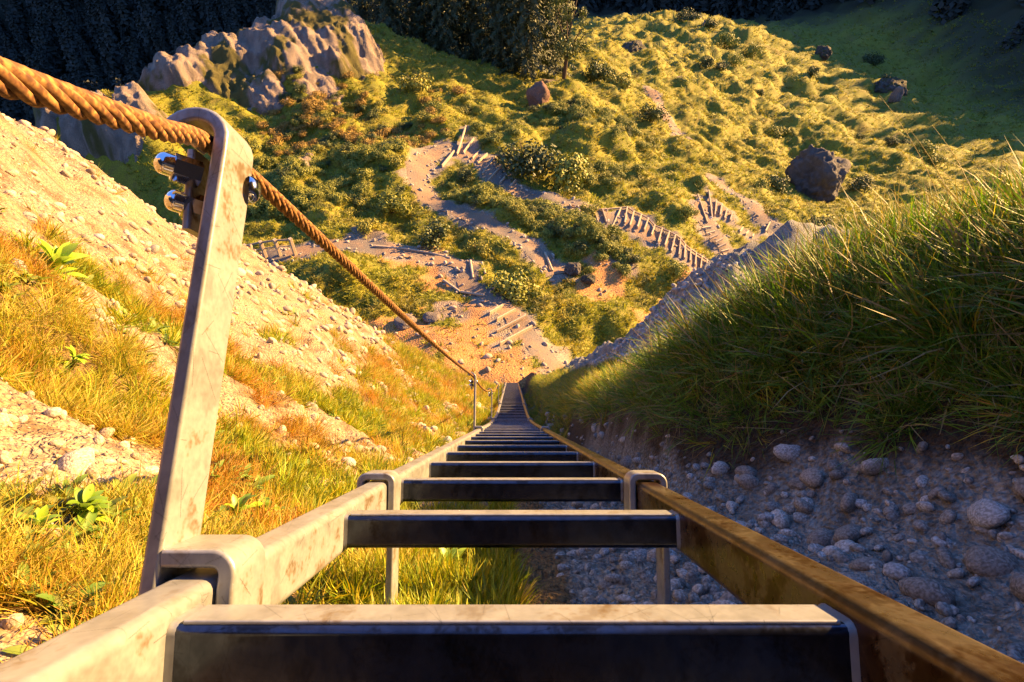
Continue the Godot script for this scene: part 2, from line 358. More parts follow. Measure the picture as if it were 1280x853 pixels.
# ------------------------------------------------------------------ saddle, pasture, valley (height field)
var tx := PackedFloat32Array()
var tf := PackedFloat32Array()
var tw := PackedFloat32Array()
func macro_h(x: float, f: float) -> float:
	var n := tx.size()
	var px := x * 0.01
	var pf := f * 0.01
	var o: float = tw[n] + tw[n + 1] * px + tw[n + 2] * pf
	for i in n:
		var dx := px - tx[i]
		var df := pf - tf[i]
		var r2 := dx * dx + df * df + 1e-9
		o += tw[i] * 0.5 * r2 * log(r2)
	return o

const MX0 := -34.0
const MF0 := 8.0
const MSTEP := 0.2
const MNX := 440
const MNF := 340
var mask := PackedByteArray()   # 0 grass, 1 path, 2 sand, 3 gravel
func mask_disc(x: float, f: float, r: float, kind: int, rough: float) -> void:
	var i0 := maxi(0, int((x - r * 1.4 - MX0) / MSTEP))
	var i1 := mini(MNX - 1, int((x + r * 1.4 - MX0) / MSTEP))
	var j0 := maxi(0, int((f - r * 1.4 - MF0) / MSTEP))
	var j1 := mini(MNF - 1, int((f + r * 1.4 - MF0) / MSTEP))
	for j in range(j0, j1 + 1):
		for i in range(i0, i1 + 1):
			var px := MX0 + (i + 0.5) * MSTEP
			var pf := MF0 + (j + 0.5) * MSTEP
			var lim := r * (1.0 + rough * noise_mid.get_noise_2d(px * 0.35, pf * 0.35) * 2.0)
			if (px - x) * (px - x) + (pf - f) * (pf - f) < lim * lim: mask[j * MNX + i] = kind
func mask_at(x: float, f: float) -> int:
	var i := int((x - MX0) / MSTEP)
	var j := int((f - MF0) / MSTEP)
	if i < 0 or j < 0 or i >= MNX or j >= MNF: return 0
	return mask[j * MNX + i]

var calm := PackedFloat32Array()   # 1 on paths and sand, fading out beside them
func blur_mask() -> void:
	var a := PackedFloat32Array()
	a.resize(MNX * MNF)
	for i in a.size(): a[i] = 1.0 if mask[i] > 0 else 0.0
	for pass_no in 2:
		for axis_no in 2:
			var b := PackedFloat32Array()
			b.resize(a.size())
			var r := 4
			var n1 := MNF if axis_no == 0 else MNX
			var n2 := MNX if axis_no == 0 else MNF
			var s1 := MNX if axis_no == 0 else 1
			var s2 := 1 if axis_no == 0 else MNX
			for j in n1:
				var sum := 0.0
				for i in range(-r, n2):
					if i + r < n2: sum += a[j * s1 + (i + r) * s2]
					if i - r - 1 >= 0: sum -= a[j * s1 + (i - r - 1) * s2]
					if i >= 0: b[j * s1 + i * s2] = sum / (2.0 * r + 1.0)
			a = b
	calm = a
func calm_at(x: float, f: float) -> float:
	var i := int((x - MX0) / MSTEP)
	var j := int((f - MF0) / MSTEP)
	if i < 0 or j < 0 or i >= MNX or j >= MNF: return 0.0
	return calm[j * MNX + i]

func terrain_h(x: float, f: float) -> float:
	var h := macro_h(x, f)
	for q in BUMPS:
		var dx: float = (x - q[0]) / q[2]
		var df: float = (f - q[1]) / q[2]
		var r2 := dx * dx + df * df
		if r2 < 6.0: h += q[3] * exp(-r2)
	var far := smoothstep(50.0, 90.0, f)
	var amp := 1.0
	amp = 1.0 - 0.85 * calm_at(x, f)
	h += amp * noise_mid.get_noise_2d(x * 0.13, f * 0.13) * lerpf(1.15, 1.9, far)
	h += amp * noise_fine.get_noise_2d(x * 0.22, f * 0.3) * lerpf(0.45, 0.3, far)
	h += amp * noise_fine.get_noise_2d(x * 1.1 + 40.0, f * 1.1) * 0.09
	return h

var bx := PackedFloat32Array()
var bf := PackedFloat32Array()
var bh := PackedFloat32Array()
func span(a: PackedFloat32Array, q: float) -> int:
	return clampi(a.bsearch(q, false) - 1, 0, a.size() - 2)
func ground_y(x: float, f: float) -> float:   # on the built mesh
	var i := span(bx, x)
	var j := span(bf, f)
	var u := clampf((x - bx[i]) / (bx[i + 1] - bx[i]), 0.0, 1.0)
	var w := clampf((f - bf[j]) / (bf[j + 1] - bf[j]), 0.0, 1.0)
	var nx := bx.size()
	return lerpf(lerpf(bh[j * nx + i], bh[j * nx + i + 1], u), lerpf(bh[(j + 1) * nx + i], bh[(j + 1) * nx + i + 1], u), w)
func gp(x: float, f: float, lift := 0.0) -> Vector3:
	return Vector3(x, ground_y(x, f) + lift, -f)
func ground_normal(x: float, f: float) -> Vector3:
	var e := 0.5
	return Vector3(ground_y(x - e, f) - ground_y(x + e, f), 2.0 * e, ground_y(x, f + e) - ground_y(x, f - e)).normalized()

func stretch(lo: float, hi: float, a: float, b: float, step: float, grow: float) -> PackedFloat32Array:
	var r: Array = []
	var p := a
	while p < b:
		r.append(p); p += step
	var s := step
	while p < hi:
		r.append(p); s = minf(s * grow, 9.0); p += s
	r.append(hi)
	p = a - step
	s = step
	while p > lo:
		r.append(p); s = minf(s * grow, 9.0); p -= s
	r.append(lo)
	r.sort()
	return PackedFloat32Array(r)

func terrain_color(x: float, f: float) -> Color:
	var g := noise_mid.get_noise_2d(x * 0.35 + 9.0, f * 0.35)
	var k := noise_fine.get_noise_2d(x * 0.8, f * 0.8)
	match mask_at(x, f):
		1: return Color(0.25, 0.215, 0.175).lerp(Color(0.34, 0.275, 0.20), clampf(0.5 + k, 0.0, 1.0))
		2: return Color(0.55, 0.27, 0.075).lerp(Color(0.45, 0.235, 0.085), clampf(0.5 + k + g, 0.0, 1.0))
		3: return Color(0.32, 0.25, 0.18).lerp(Color(0.22, 0.17, 0.12), clampf(0.5 + k + g, 0.0, 1.0))
	var c := Color(0.20, 0.21, 0.009).lerp(Color(0.28, 0.26, 0.012), clampf(0.5 + g * 1.4, 0.0, 1.0))
	c = c.lerp(Color(0.20, 0.12, 0.03), clampf(k * 0.9, 0.0, 0.5))
	# forest floor of the far valley sides; on the right, pasture shade painted near-black
	var wood_shade := smoothstep(150.0, 185.0, f + x * 0.1 + g * 12.0)
	if x < -26.0: wood_shade = maxf(wood_shade, smoothstep(-26.0, -34.0, x + g * 5.0))
	if x > 76.0: wood_shade = maxf(wood_shade, 0.92 * smoothstep(76.0, 92.0, x + g * 8.0 - 0.12 * (f - 100.0)))
	return c.lerp(Color(0.022, 0.026, 0.011), wood_shade)

func build_terrain() -> Node3D:
	mask.resize(MNX * MNF)
	for b in BLOBS: mask_disc(b[0], b[1], b[2], b[3], 0.5)
	for pd in [[PATH_A, 0.75], [PATH_B, 0.85], [PATH_C, 0.8], [PATH_D, 0.8], [PATH_E, 0.8]]:
		var P: Array = pd[0]
		for k in P.size() - 1:
			for s in 12:
				var t := s / 12.0
				mask_disc(lerpf(P[k][0], P[k + 1][0], t), lerpf(P[k][1], P[k + 1][1], t), pd[1], 1, 0.3)
	for fl in [FLIGHT_A, FLIGHT_B, FLIGHT_C, FLIGHT_D, FLIGHT_E]:
		for q in fl:
			for s in 5:
				var t := s / 4.0
				mask_disc(lerpf(q[0], q[2], t), lerpf(q[1], q[3], t), 0.42, 1, 0.2)
	blur_mask()
	bx = stretch(-330.0, 330.0, -30.0, 34.0, 0.3, 1.045)
	bf = stretch(4.0, 470.0, 13.0, 56.0, 0.3, 1.022)
	var pos := PackedVector3Array()
	var col := PackedColorArray()
	for f in bf:
		for x in bx:
			var h := terrain_h(x, f)
			bh.append(h)
			pos.append(Vector3(x, h, -f))
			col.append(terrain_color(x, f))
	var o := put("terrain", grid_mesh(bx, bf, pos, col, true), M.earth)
	tag(o, "grassy saddle and pasture falling away to a dark shaded valley", "terrain", "", "structure")
	return o

func build_path(pts: Array, width: float, label: String) -> void:
	var curve := Curve3D.new()
	for k in pts.size():
		var a: Array = pts[maxi(k - 1, 0)]
		var b: Array = pts[mini(k + 1, pts.size() - 1)]
		var tg := Vector3(b[0] - a[0], 0, -(b[1] - a[1])) * 0.17
		curve.add_point(Vector3(pts[k][0], 0, -pts[k][1]), -tg, tg)
	var length := curve.get_baked_length()
	var mb := MB.new()
	var steps := int(length / 0.2)
	var lanes := 8
	for s in steps + 1:
		var p := curve.sample_baked(length * s / steps, true)
		var q := curve.sample_baked(minf(length, length * s / steps + 0.1), true)
		var r := curve.sample_baked(maxf(0.0, length * s / steps - 0.1), true)
		var side := (q - r).cross(Vector3.UP).normalized()
		for l in lanes + 1:
			var u := (l / float(lanes) - 0.5) * width
			if l == 0 or l == lanes: u *= 1.0 + 0.75 * noise_mid.get_noise_2d(p.x * 0.8 + l * 3.0, p.z * 0.8)
			var w := p + side * u
			var edge := -0.05 if l == 0 or l == lanes else 0.035
			w.y = ground_y(w.x, -w.z) + edge
			var c := terrain_tone(w.x, -w.z)
			mb.vert(w, ground_normal(w.x, -w.z), c)
	for s in steps:
		for l in lanes:
			var a := s * (lanes + 1) + l
			mb.quad(a, a + 1, a + lanes + 2, a + lanes + 1)
	var o := put("footpath", mb.mesh(), M.gravel)
	tag(o, label, "path", "", "structure")

func terrain_tone(x: float, f: float) -> Color:
	var k := noise_fine.get_noise_2d(x * 1.5, f * 1.5) * 0.6 + noise_mid.get_noise_2d(x * 0.25, f * 0.25) * 1.4
	return Color(0.24, 0.215, 0.185).lerp(Color(0.44, 0.29, 0.17), clampf(0.5 + k, 0.0, 1.0))

# ------------------------------------------------------------------ sweeps
func round_rect(w: float, h: float, r: float, seg := 3) -> Array:
	var pts := PackedVector2Array()
	var nor := PackedVector2Array()
	for k in 4:
		var cx := (w / 2 - r) * (1 if k == 0 or k == 3 else -1)
		var cy := (h / 2 - r) * (1 if k < 2 else -1)
		for s in seg + 1:
			var a := (k + s / float(seg)) * PI / 2
			pts.append(Vector2(cx + r * cos(a), cy + r * sin(a)))
			nor.append(Vector2(cos(a), sin(a)))
	return [pts, nor]

func ring_prof(r: float, seg: int) -> Array:
	var pts := PackedVector2Array()
	var nor := PackedVector2Array()
	for s in seg:
		var a := TAU * s / seg
		pts.append(Vector2(cos(a), sin(a)) * r); nor.append(Vector2(cos(a), sin(a)))
	return [pts, nor]

func sweep(mb: MB, path: Array, e1: Array, e2: Array, pr: Array, cap := true, scl: Array = [], col := Color.WHITE) -> void:
	var pts: PackedVector2Array = pr[0]
	var nor: PackedVector2Array = pr[1]
	var m := pts.size()
	var first := mb.v.size()
	for k in path.size():
		var sc: float = scl[k] if scl.size() else 1.0
		for i in m:
			mb.vert(path[k] + (e1[k] * pts[i].x + e2[k] * pts[i].y) * sc, (e1[k] * nor[i].x + e2[k] * nor[i].y).normalized(), col)
	for k in path.size() - 1:
		for i in m:
			var a := first + k * m + i
			var b := first + k * m + (i + 1) % m
			mb.quad(a, b, b + m, a + m)
	if cap:
		for end in 2:
			var k := 0 if end == 0 else path.size() - 1
			var dir: Vector3 = (path[0] - path[1]).normalized() if end == 0 else (path[k] - path[k - 1]).normalized()
			var c0 := mb.vert(path[k], dir, col)
			var at := mb.v.size()
			for i in m: mb.vert(mb.v[first + k * m + i], dir, col)
			for i in m: mb.tri(c0, at + i, at + (i + 1) % m)

func rod(mb: MB, a: Vector3, b: Vector3, r0: float, r1: float, seg := 7, col := Color.WHITE) -> void:
	var t := (b - a).normalized()
	var e1 := t.cross(Vector3.UP if absf(t.y) < 0.9 else Vector3.RIGHT).normalized()
	var e2 := t.cross(e1)
	sweep(mb, [a, b], [e1, e1], [e2, e2], ring_prof(1.0, seg), true, [r0, r1], col)

# ------------------------------------------------------------------ ladder
func strap(mb: MB, d: float, pts: Array, w: float, th: float, lean := 0.0) -> void:
	# a flat bar bent along pts (x, n) in the cross plane of the ladder at d; w is its width down the ladder
	var path := []; var e1 := []; var e2 := []
	for k in pts.size():
		var a: Vector2 = pts[maxi(k - 1, 0)]
		var b: Vector2 = pts[mini(k + 1, pts.size() - 1)]
		var t := (b - a).normalized()
		var p: Vector2 = pts[k]
		path.append(lad(d, p.x, p.y) + lad_l(d) * (lean * maxf(p.y, 0.0)))
		e1.append((Vector3(t.y, 0, 0) + lad_n(d) * (-t.x)).normalized())
		e2.append(lad_l(d))
	sweep(mb, path, e1, e2, round_rect(th, w, 0.0035, 2))

func bend(c: Vector2, r: float, a0: float, a1: float, seg := 6) -> Array:
	var o := []
	for s in seg + 1:
		var a := deg_to_rad(lerpf(a0, a1, s / float(seg)))
		o.append(c + Vector2(cos(a), sin(a)) * r)
	return o

func build_ladder() -> void:
	var o := base("ladder", Vector3.ZERO)
	tag(o, "long galvanised steel ladder with square rungs running down the steep slope", "ladder")
	for sd in [-1, 1]:
		var path := []; var e1 := []; var e2 := []
		var d := -1.35
		while d < 22.3:
			path.append(lad(d, sd * 0.229, -0.019)); e1.append(Vector3.RIGHT); e2.append(lad_n(d))
			d += 0.2 if d < 5.0 else 0.35
		var mb := MB.new()
		sweep(mb, path, e1, e2, round_rect(0.038, 0.06, 0.009, 4))
		var rl := put("rail", mb.mesh(), M.galv if sd < 0 else M.worn, o)
		if sd > 0: rl.set_meta("label", "browner weathered rail on the shaded side")
	# rungs: one mesh shared, set by transforms
	var mb := MB.new()
	sweep(mb, [Vector3(-0.2095, 0, 0), Vector3(0.2095, 0, 0)], [Vector3.BACK, Vector3.BACK], [Vector3.UP, Vector3.UP], round_rect(0.04, 0.04, 0.0065, 4))
	var rung_mesh := mb.mesh()
	mb = MB.new()
	sweep(mb, [Vector3(0.2099, 0, 0), Vector3(0.2075, 0, 0), Vector3(0.205, 0, 0)], [Vector3.BACK, Vector3.BACK, Vector3.BACK], [Vector3.UP, Vector3.UP, Vector3.UP], round_rect(0.0445, 0.0445, 0.008, 3), true, [1.0, 0.97, 0.87])
	var weld_mesh := mb.mesh()
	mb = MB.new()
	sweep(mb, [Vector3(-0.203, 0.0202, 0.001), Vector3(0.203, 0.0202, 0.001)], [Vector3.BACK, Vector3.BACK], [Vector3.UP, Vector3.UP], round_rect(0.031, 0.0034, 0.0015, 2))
	var lit_top_mesh := mb.mesh()
	for k in range(-3, 59):
		var d := 0.372 + 0.37 * k
		var l := lad_l(d)
		var b := Basis(Vector3.RIGHT, lad_n(d), -l)
		var r := put("rung", rung_mesh, M.rung, o, Transform3D(b, lad(d, 0, -0.021)))
		if k >= -1: put("lit_top", lit_top_mesh, M.galv, r)  # added pale strip standing in for the sunlit top of the rung
		if k >= 0 and k < 6:
			put("weld", weld_mesh, M.galv, r)
			put("weld", weld_mesh, M.galv, r, Transform3D(Basis(Vector3.UP, PI), Vector3.ZERO))
	# hooks over the rails that stand the ladder off the rock
	var clamp_mesh := {}
	for d in [0.99, 3.98, 7.25, 11.05, 15.05, 19.05]:
		for sd in [-1, 1]:
			mb = MB.new()
			var pts := [Vector2(sd * 0.2555, -0.052), Vector2(sd * 0.2555, 0.004)]
			pts += bend(Vector2(sd * 0.2435, 0.0085), 0.012, 0.0 if sd > 0 else 180.0, 90.0)
			pts += bend(Vector2(sd * 0.2145, 0.0085), 0.012, 90.0, 180.0 if sd > 0 else 0.0)
			pts += [Vector2(sd * 0.2025, 0.004), Vector2(sd * 0.2025, -0.052)]
			if sd < 0: pts += [Vector2(sd * 0.2025, -0.27)]
			else: pts = [Vector2(sd * 0.2555, -0.27)] + pts
			strap(mb, d, pts, 0.05, 0.0125)
			var cl := put("rail_clamp", mb.mesh(), M.galv, o)
			mb = MB.new()
			var fx: float = sd * (0.2025 if sd < 0 else 0.2555)
			strap(mb, d + 0.012, [Vector2(fx - 0.05, -0.262), Vector2(fx + 0.05, -0.262)], 0.085, 0.01)
			put("foot_plate", mb.mesh(), M.galv, cl)
			mb = MB.new()
			var bp := lad(d + 0.02, fx + sd * -0.03, -0.257)
			bolt(mb, bp, lad_n(d), 0.011, 0.022)
			put("anchor_bolt", mb.mesh(), M.shiny, cl)
	# handrail posts on the left rail
	for d in [0.43, 3.93, 7.2, 11.0, 15.0, 19.0]:
		mb = MB.new()
		var pts := [Vector2(-0.257, -0.085), Vector2(-0.257, 0.0), Vector2(-0.257, 0.12), Vector2(-0.257, 0.24), Vector2(-0.257, 0.355)]
		pts += bend(Vector2(-0.283, 0.368), 0.026, 12.0, 150.0, 9)
		strap(mb, d, pts, 0.054, 0.0135, 0.16)
		var po := put("handrail_post", mb.mesh(), M.galv, o)
		mb = MB.new()
		var cp := [Vector2(-0.2502, 0.0245), Vector2(-0.218, 0.0245)] + bend(Vector2(-0.2145, 0.0125), 0.012, 90.0, 0.0) + [Vector2(-0.2025, 0.004), Vector2(-0.2025, -0.07)]
		strap(mb, d, cp, 0.054, 0.0135, 0.16)
		put("post_clamp", mb.mesh(), M.galv, po)
		# cable clip: a back plate, a round bolt head inside and two capped nuts outside
		mb = MB.new()
		var q := lad(d, -0.2705, 0.322) + lad_l(d) * 0.055
		var pl := []
		for s in [-1, 1]: pl.append(q + Vector3(-0.012, 0, 0) + lad_n(d) * (s * 0.036))
		sweep(mb, pl, [Vector3.RIGHT, Vector3.RIGHT], [lad_l(d), lad_l(d)], round_rect(0.008, 0.045, 0.003, 2))
		put("clip_plate", mb.mesh(), M.galv, po)
		for s in [0, 1]:
			mb = MB.new()
			var ax: Vector3 = (Vector3(-0.8, 0, 0) - lad_l(d) * 0.75 + lad_n(d) * 0.1).normalized()
			var at: Vector3 = lad(d, -0.274, 0.335 - 0.026 * s) + lad_l(d) * (0.035 + 0.018 * s)
			bolt(mb, at, ax, 0.0105, 0.036)
			put("cap_nut", mb.mesh(), M.shiny, po)
		mb = MB.new()
		dome(mb, lad(d, -0.2505, 0.338) + lad_l(d) * 0.077, Vector3(1, 0, 0) + lad_l(d) * 0.5, 0.014, 0.011)
		put("bolt_head", mb.mesh(), M.shiny, po)

func dome(mb: MB, at: Vector3, ax0: Vector3, r: float, h: float) -> void:
	var ax := ax0.normalized()
	var e1 := ax.cross(Vector3.UP if absf(ax.y) < 0.9 else Vector3.RIGHT).normalized()
	var e2 := ax.cross(e1)
	var first := mb.v.size()
	for j in 6:
		var a := j / 5.0 * PI / 2
		for i in 14:
			var b := TAU * i / 14.0
			var ra := e1 * cos(b) + e2 * sin(b)
			mb.vert(at + ra * (r * cos(a)) + ax * (h * sin(a)), (ra * cos(a) / r + ax * sin(a) / h).normalized())
	for j in 5:
		for i in 14:
			var a := first + j * 14 + i
			var b := first + j * 14 + (i + 1) % 14
			mb.quad(a, b, b + 14, a + 14)

func bolt(mb: MB, at: Vector3, ax: Vector3, r: float, ln: float) -> void:
	# hexagonal nut with a domed cap
	var e1 := ax.cross(Vector3.UP if absf(ax.y) < 0.9 else Vector3.RIGHT).normalized()
	var e2 := ax.cross(e1)
	for i in 6:
		var a := TAU * i / 6.0
		var b := TAU * (i + 1) / 6.0
		var p := e1 * cos(a) + e2 * sin(a)
		var q := e1 * cos(b) + e2 * sin(b)
		var nn := (p + q).normalized()
		mb.quad(mb.vert(at + p * r * 1.12, nn), mb.vert(at + q * r * 1.12, nn), mb.vert(at + q * r * 1.12 + ax * ln * 0.6, nn), mb.vert(at + p * r * 1.12 + ax * ln * 0.6, nn))
	var c0 := mb.vert(at + ax * ln * 0.6, ax)
	for i in 6:
		var a := TAU * i / 6.0
		var b := TAU * (i + 1) / 6.0
		mb.tri(c0, mb.vert(at + (e1 * cos(a) + e2 * sin(a)) * r * 1.12 + ax * ln * 0.6, ax), mb.vert(at + (e1 * cos(b) + e2 * sin(b)) * r * 1.12 + ax * ln * 0.6, ax))
	rod(mb, at + ax * ln * 0.58, at + ax * ln * 0.78, r * 0.92, r * 0.92, 14)
	dome(mb, at + ax * ln * 0.78, ax, r * 0.92, r * 0.7)

func build_cable() -> void:
	var o := base("wire_rope", lad(0.43, -0.275, 0.377))
	tag(o, "rusty twisted wire rope handrail strung between the ladder posts", "cable")
	var pts := []
	# upper end runs back past the camera to an anchor in the slope
	pts.append(lad(-2.4, 0.16, -0.4))
	pts.append(lad(-0.3, -0.14, 0.17))
	pts.append(lad(0.15, -0.213, 0.255))
	pts.append(lad(0.36, -0.25, 0.325))
	pts.append(lad(0.47, -0.2745, 0.368))
	for d in [0.6, 1.4, 2.4, 3.2]: pts.append(lad(d, -0.2745, 0.376 - 0.012 * sin((d - 0.47) / 3.5 * PI)))
	pts.append(lad(3.98, -0.2745, 0.376))
	for d in [5.0, 6.2]: pts.append(lad(d, -0.2745, 0.345))
	pts.append(lad(7.25, -0.2745, 0.376))
	for d in [9.0]: pts.append(lad(d, -0.2745, 0.345))
	pts.append(lad(11.05, -0.2745, 0.376)); pts.append(lad(13.0, -0.2745, 0.35)); pts.append(lad(15.05, -0.2745, 0.376)); pts.append(lad(17.0, -0.2745, 0.35)); pts.append(lad(19.05, -0.2745, 0.376)); pts.append(lad(21.4, -0.29, -0.2))
	var cu := Curve3D.new()
	cu.bake_interval = 0.02
	for k in pts.size():
		var tg: Vector3 = (pts[mini(k + 1, pts.size() - 1)] - pts[maxi(k - 1, 0)]).normalized()
		var li: float = pts[k].distance_to(pts[maxi(k - 1, 0)]) * 0.3
		var lo: float = pts[k].distance_to(pts[mini(k + 1, pts.size() - 1)]) * 0.3
		cu.add_point(pts[k] - o.position, -tg * li, tg * lo)
	var ln := cu.get_baked_length()
	var cen := []; var e1 := []; var e2 := []; var at := []
	var s := 0.0
	while s < ln:
		cen.append(cu.sample_baked(s, true)); at.append(s)
		s += 0.009 if s < 4.2 else 0.028
	var up := Vector3.UP
	for k in cen.size():
		var t: Vector3 = (cen[mini(k + 1, cen.size() - 1)] - cen[maxi(k - 1, 0)]).normalized()
		var a := t.cross(up).normalized()
		e1.append(a); e2.append(t.cross(a).normalized())
	for j in 6:
		var mb := MB.new()
		var path := []
		for k in cen.size():
			var w: float = at[k] / 0.115 * TAU + j * TAU / 6.0
			path.append(cen[k] + (e1[k] * cos(w) + e2[k] * sin(w)) * 0.0053)
		sweep(mb, path, e1, e2, ring_prof(0.0033, 7))
		put("strand", mb.mesh(), M.rust, o)
	var mc := MB.new()
	sweep(mc, cen, e1, e2, ring_prof(0.0036, 5))
	put("core", mc.mesh(), M.rust, o)

# ------------------------------------------------------------------ plants
func blade(mb: MB, root: Vector3, dir: Vector3, out: Vector3, ln: float, w: float, bendy: float, col: Color) -> void:
	var side := dir.cross(out).normalized() * w * 0.5
	var p := root
	var last := -1
	for k in 4:
		var t := k / 3.0
		p = root + dir * (ln * t * (1.0 - 0.35 * bendy * t)) + out * (ln * bendy * t * t) + Vector3(0, -1, 0) * 0.0
		var tang := (dir * (1.0 - 0.7 * bendy * t) + out * (2.0 * bendy * t)).normalized()
		var nn := side.cross(tang).normalized()
		if nn.dot(Vector3.UP) < 0.0: nn = -nn
		if k < 3:
			var ww := 1.0 - 0.25 * t
			var a := mb.vert(p - side * ww, nn, col)
			mb.vert(p + side * ww, nn, col)
			if last >= 0: mb.quad(last, last + 1, a + 1, a)
			last = a
		else:
			mb.tri(last, last + 1, mb.vert(p, nn, col))

func tuft_mesh(blades: int, spread: float, w: float, bendy: float, tones: Array) -> ArrayMesh:
	var mb := MB.new()
	for k in blades:
		var a := rng.randf() * TAU
		var r := spread * sqrt(rng.randf())
		var out := Vector3(cos(a), 0, sin(a))
		var lean := rng.randf_range(0.05, 0.55)
		var ln := rng.randf_range(0.45, 1.0)
		var col: Color = tones[rng.randi() % tones.size()]
		var f := rng.randf_range(0.75, 1.2)
		blade(mb, out * r, (Vector3.UP + out * lean).normalized(), out.rotated(Vector3.UP, rng.randf_range(-0.7, 0.7)), ln, w * rng.randf_range(0.7, 1.3), bendy * rng.randf_range(0.3, 1.3), Color(col.r * f, col.g * f, col.b * f))
	return mb.mesh()

func scatter(called: String, mesh: Mesh, mat: Material, trs: Array, cols: Array, label: String, category: String, parent: Node = null) -> void:
	if trs.is_empty(): return
	var mm := MultiMesh.new()
	mm.transform_format = MultiMesh.TRANSFORM_3D
	mm.use_colors = cols.size() > 0
	mm.mesh = mesh
	mm.instance_count = trs.size()
	for i in trs.size():
		mm.set_instance_transform(i, trs[i])
		if cols.size(): mm.set_instance_color(i, cols[i])
	var o := MultiMeshInstance3D.new()
	o.multimesh = mm
	o.material_override = mat
	if parent:
		o.name = called
		parent.add_child(o, true)
		o.set_meta("kind", "stuff")
	else:
		o.name = numbered(called)
		add_child(o)
		tag(o, label, category, "", "stuff")

func upright(p: Vector3, up: Vector3, sc: Vector3) -> Transform3D:
	var y := up.normalized()
	var a := rng.randf() * TAU
	var x := Vector3(cos(a), 0, sin(a))
	x = (x - y * x.dot(y)).normalized()
	var z := x.cross(y)
	return Transform3D(Basis(x * sc.x, y * sc.y, z * sc.z), p)

func rand_dir() -> Vector3:
	var u := rng.randf_range(-1.0, 1.0)
	var a := rng.randf() * TAU
	return Vector3(sqrt(1.0 - u * u) * cos(a), u, sqrt(1.0 - u * u) * sin(a))

func leaf_quad(mb: MB, p: Vector3, nn: Vector3, ln: float, w: float, col: Color, shade_n: Vector3) -> void:
	var t := nn.cross(rand_dir()).normalized()
	var b := nn.cross(t)
	var a := mb.vert(p - t * ln * 0.5, shade_n, col)
	mb.vert(p + b * w * 0.5 + t * ln * 0.08, shade_n, col)
	mb.vert(p + t * ln * 0.5, shade_n, col)
	mb.vert(p - b * w * 0.5 + t * ln * 0.08, shade_n, col)
	mb.quad(a, a + 1, a + 2, a + 3)

func bush_mesh(lobes: int, per: int, leaf: float, flat: float, tone: Color, tone2: Color) -> ArrayMesh:
	var mb := MB.new()
	for k in lobes:
		var c := rand_dir() * pow(rng.randf(), 0.4) * 0.62
		c.y = absf(c.y) * flat + 0.22
		var r := rng.randf_range(0.26, 0.46)
		for i in per:
			var dir := rand_dir()
			var p := c + dir * r * pow(rng.randf(), 0.35) * Vector3(1, 0.85, 1)
			if p.y < 0.0: p.y = -p.y * 0.4
			var col := tone.lerp(tone2, rng.randf())
			var f := rng.randf_range(0.7, 1.25)
			var nn := (dir + rand_dir() * 0.8 + Vector3(0, 0.3, 0)).normalized()
			leaf_quad(mb, p, nn, leaf * rng.randf_range(0.7, 1.4), leaf * rng.randf_range(0.4, 0.8), Color(col.r * f, col.g * f, col.b * f), nn)
	return mb.mesh()

func stem_mesh() -> ArrayMesh:
	var mb := MB.new()
	for k in 5:
		var a := TAU * k / 5.0 + rng.randf()
		var m := Vector3(cos(a) * 0.14, 0.28, sin(a) * 0.14)
		rod(mb, Vector3(cos(a) * 0.03, -0.12, sin(a) * 0.03), m, 0.03, 0.022, 5)
		rod(mb, m, m + Vector3(cos(a) * 0.22, 0.3, sin(a) * 0.22), 0.022, 0.008, 5)
	return mb.mesh()

func spruce_crown(sd: int) -> ArrayMesh:
	rng.seed = sd
	var mb := MB.new()
	var levels := 46
	for l in levels:
		var t := l / float(levels - 1)
		var y := lerpf(0.06, 0.985, t)
		var reach := (0.012 + 0.185 * pow(1.0 - t, 0.85)) * rng.randf_range(0.75, 1.15)
		var nb := int(lerpf(10, 5, t))
		for b in nb:
			var a := TAU * (b + rng.randf() * 0.7) / nb + l * 1.7
			var out := Vector3(cos(a), 0, sin(a))
			var rr := reach * rng.randf_range(0.7, 1.15)
			var nn := int(9 + rr * 130)
			for k in nn:
				var s := (k + 0.5) / nn
				var p := out * (rr * s) + Vector3(0, y - rr * 0.32 * s + rr * 0.1 * s * s, 0)
				p += out.cross(Vector3.UP) * rng.randf_range(-0.35, 0.35) * rr * 0.5 * (1.1 - s)
				var col := Color(0.022, 0.036, 0.011).lerp(Color(0.042, 0.056, 0.013), rng.randf())
				var up := (Vector3.UP * 0.7 + out * 0.6 + rand_dir() * 0.5).normalized()
				leaf_quad(mb, p - Vector3(0, 0.006, 0), up, rng.randf_range(0.018, 0.036), rng.randf_range(0.004, 0.008), col, up)
				if k % 2 == 0:
					var dn := (out + rand_dir() * 0.6).normalized()
					leaf_quad(mb, p - Vector3(0, 0.014, 0), dn, rng.randf_range(0.02, 0.036), rng.randf_range(0.004, 0.008), col, dn)
	return mb.mesh()

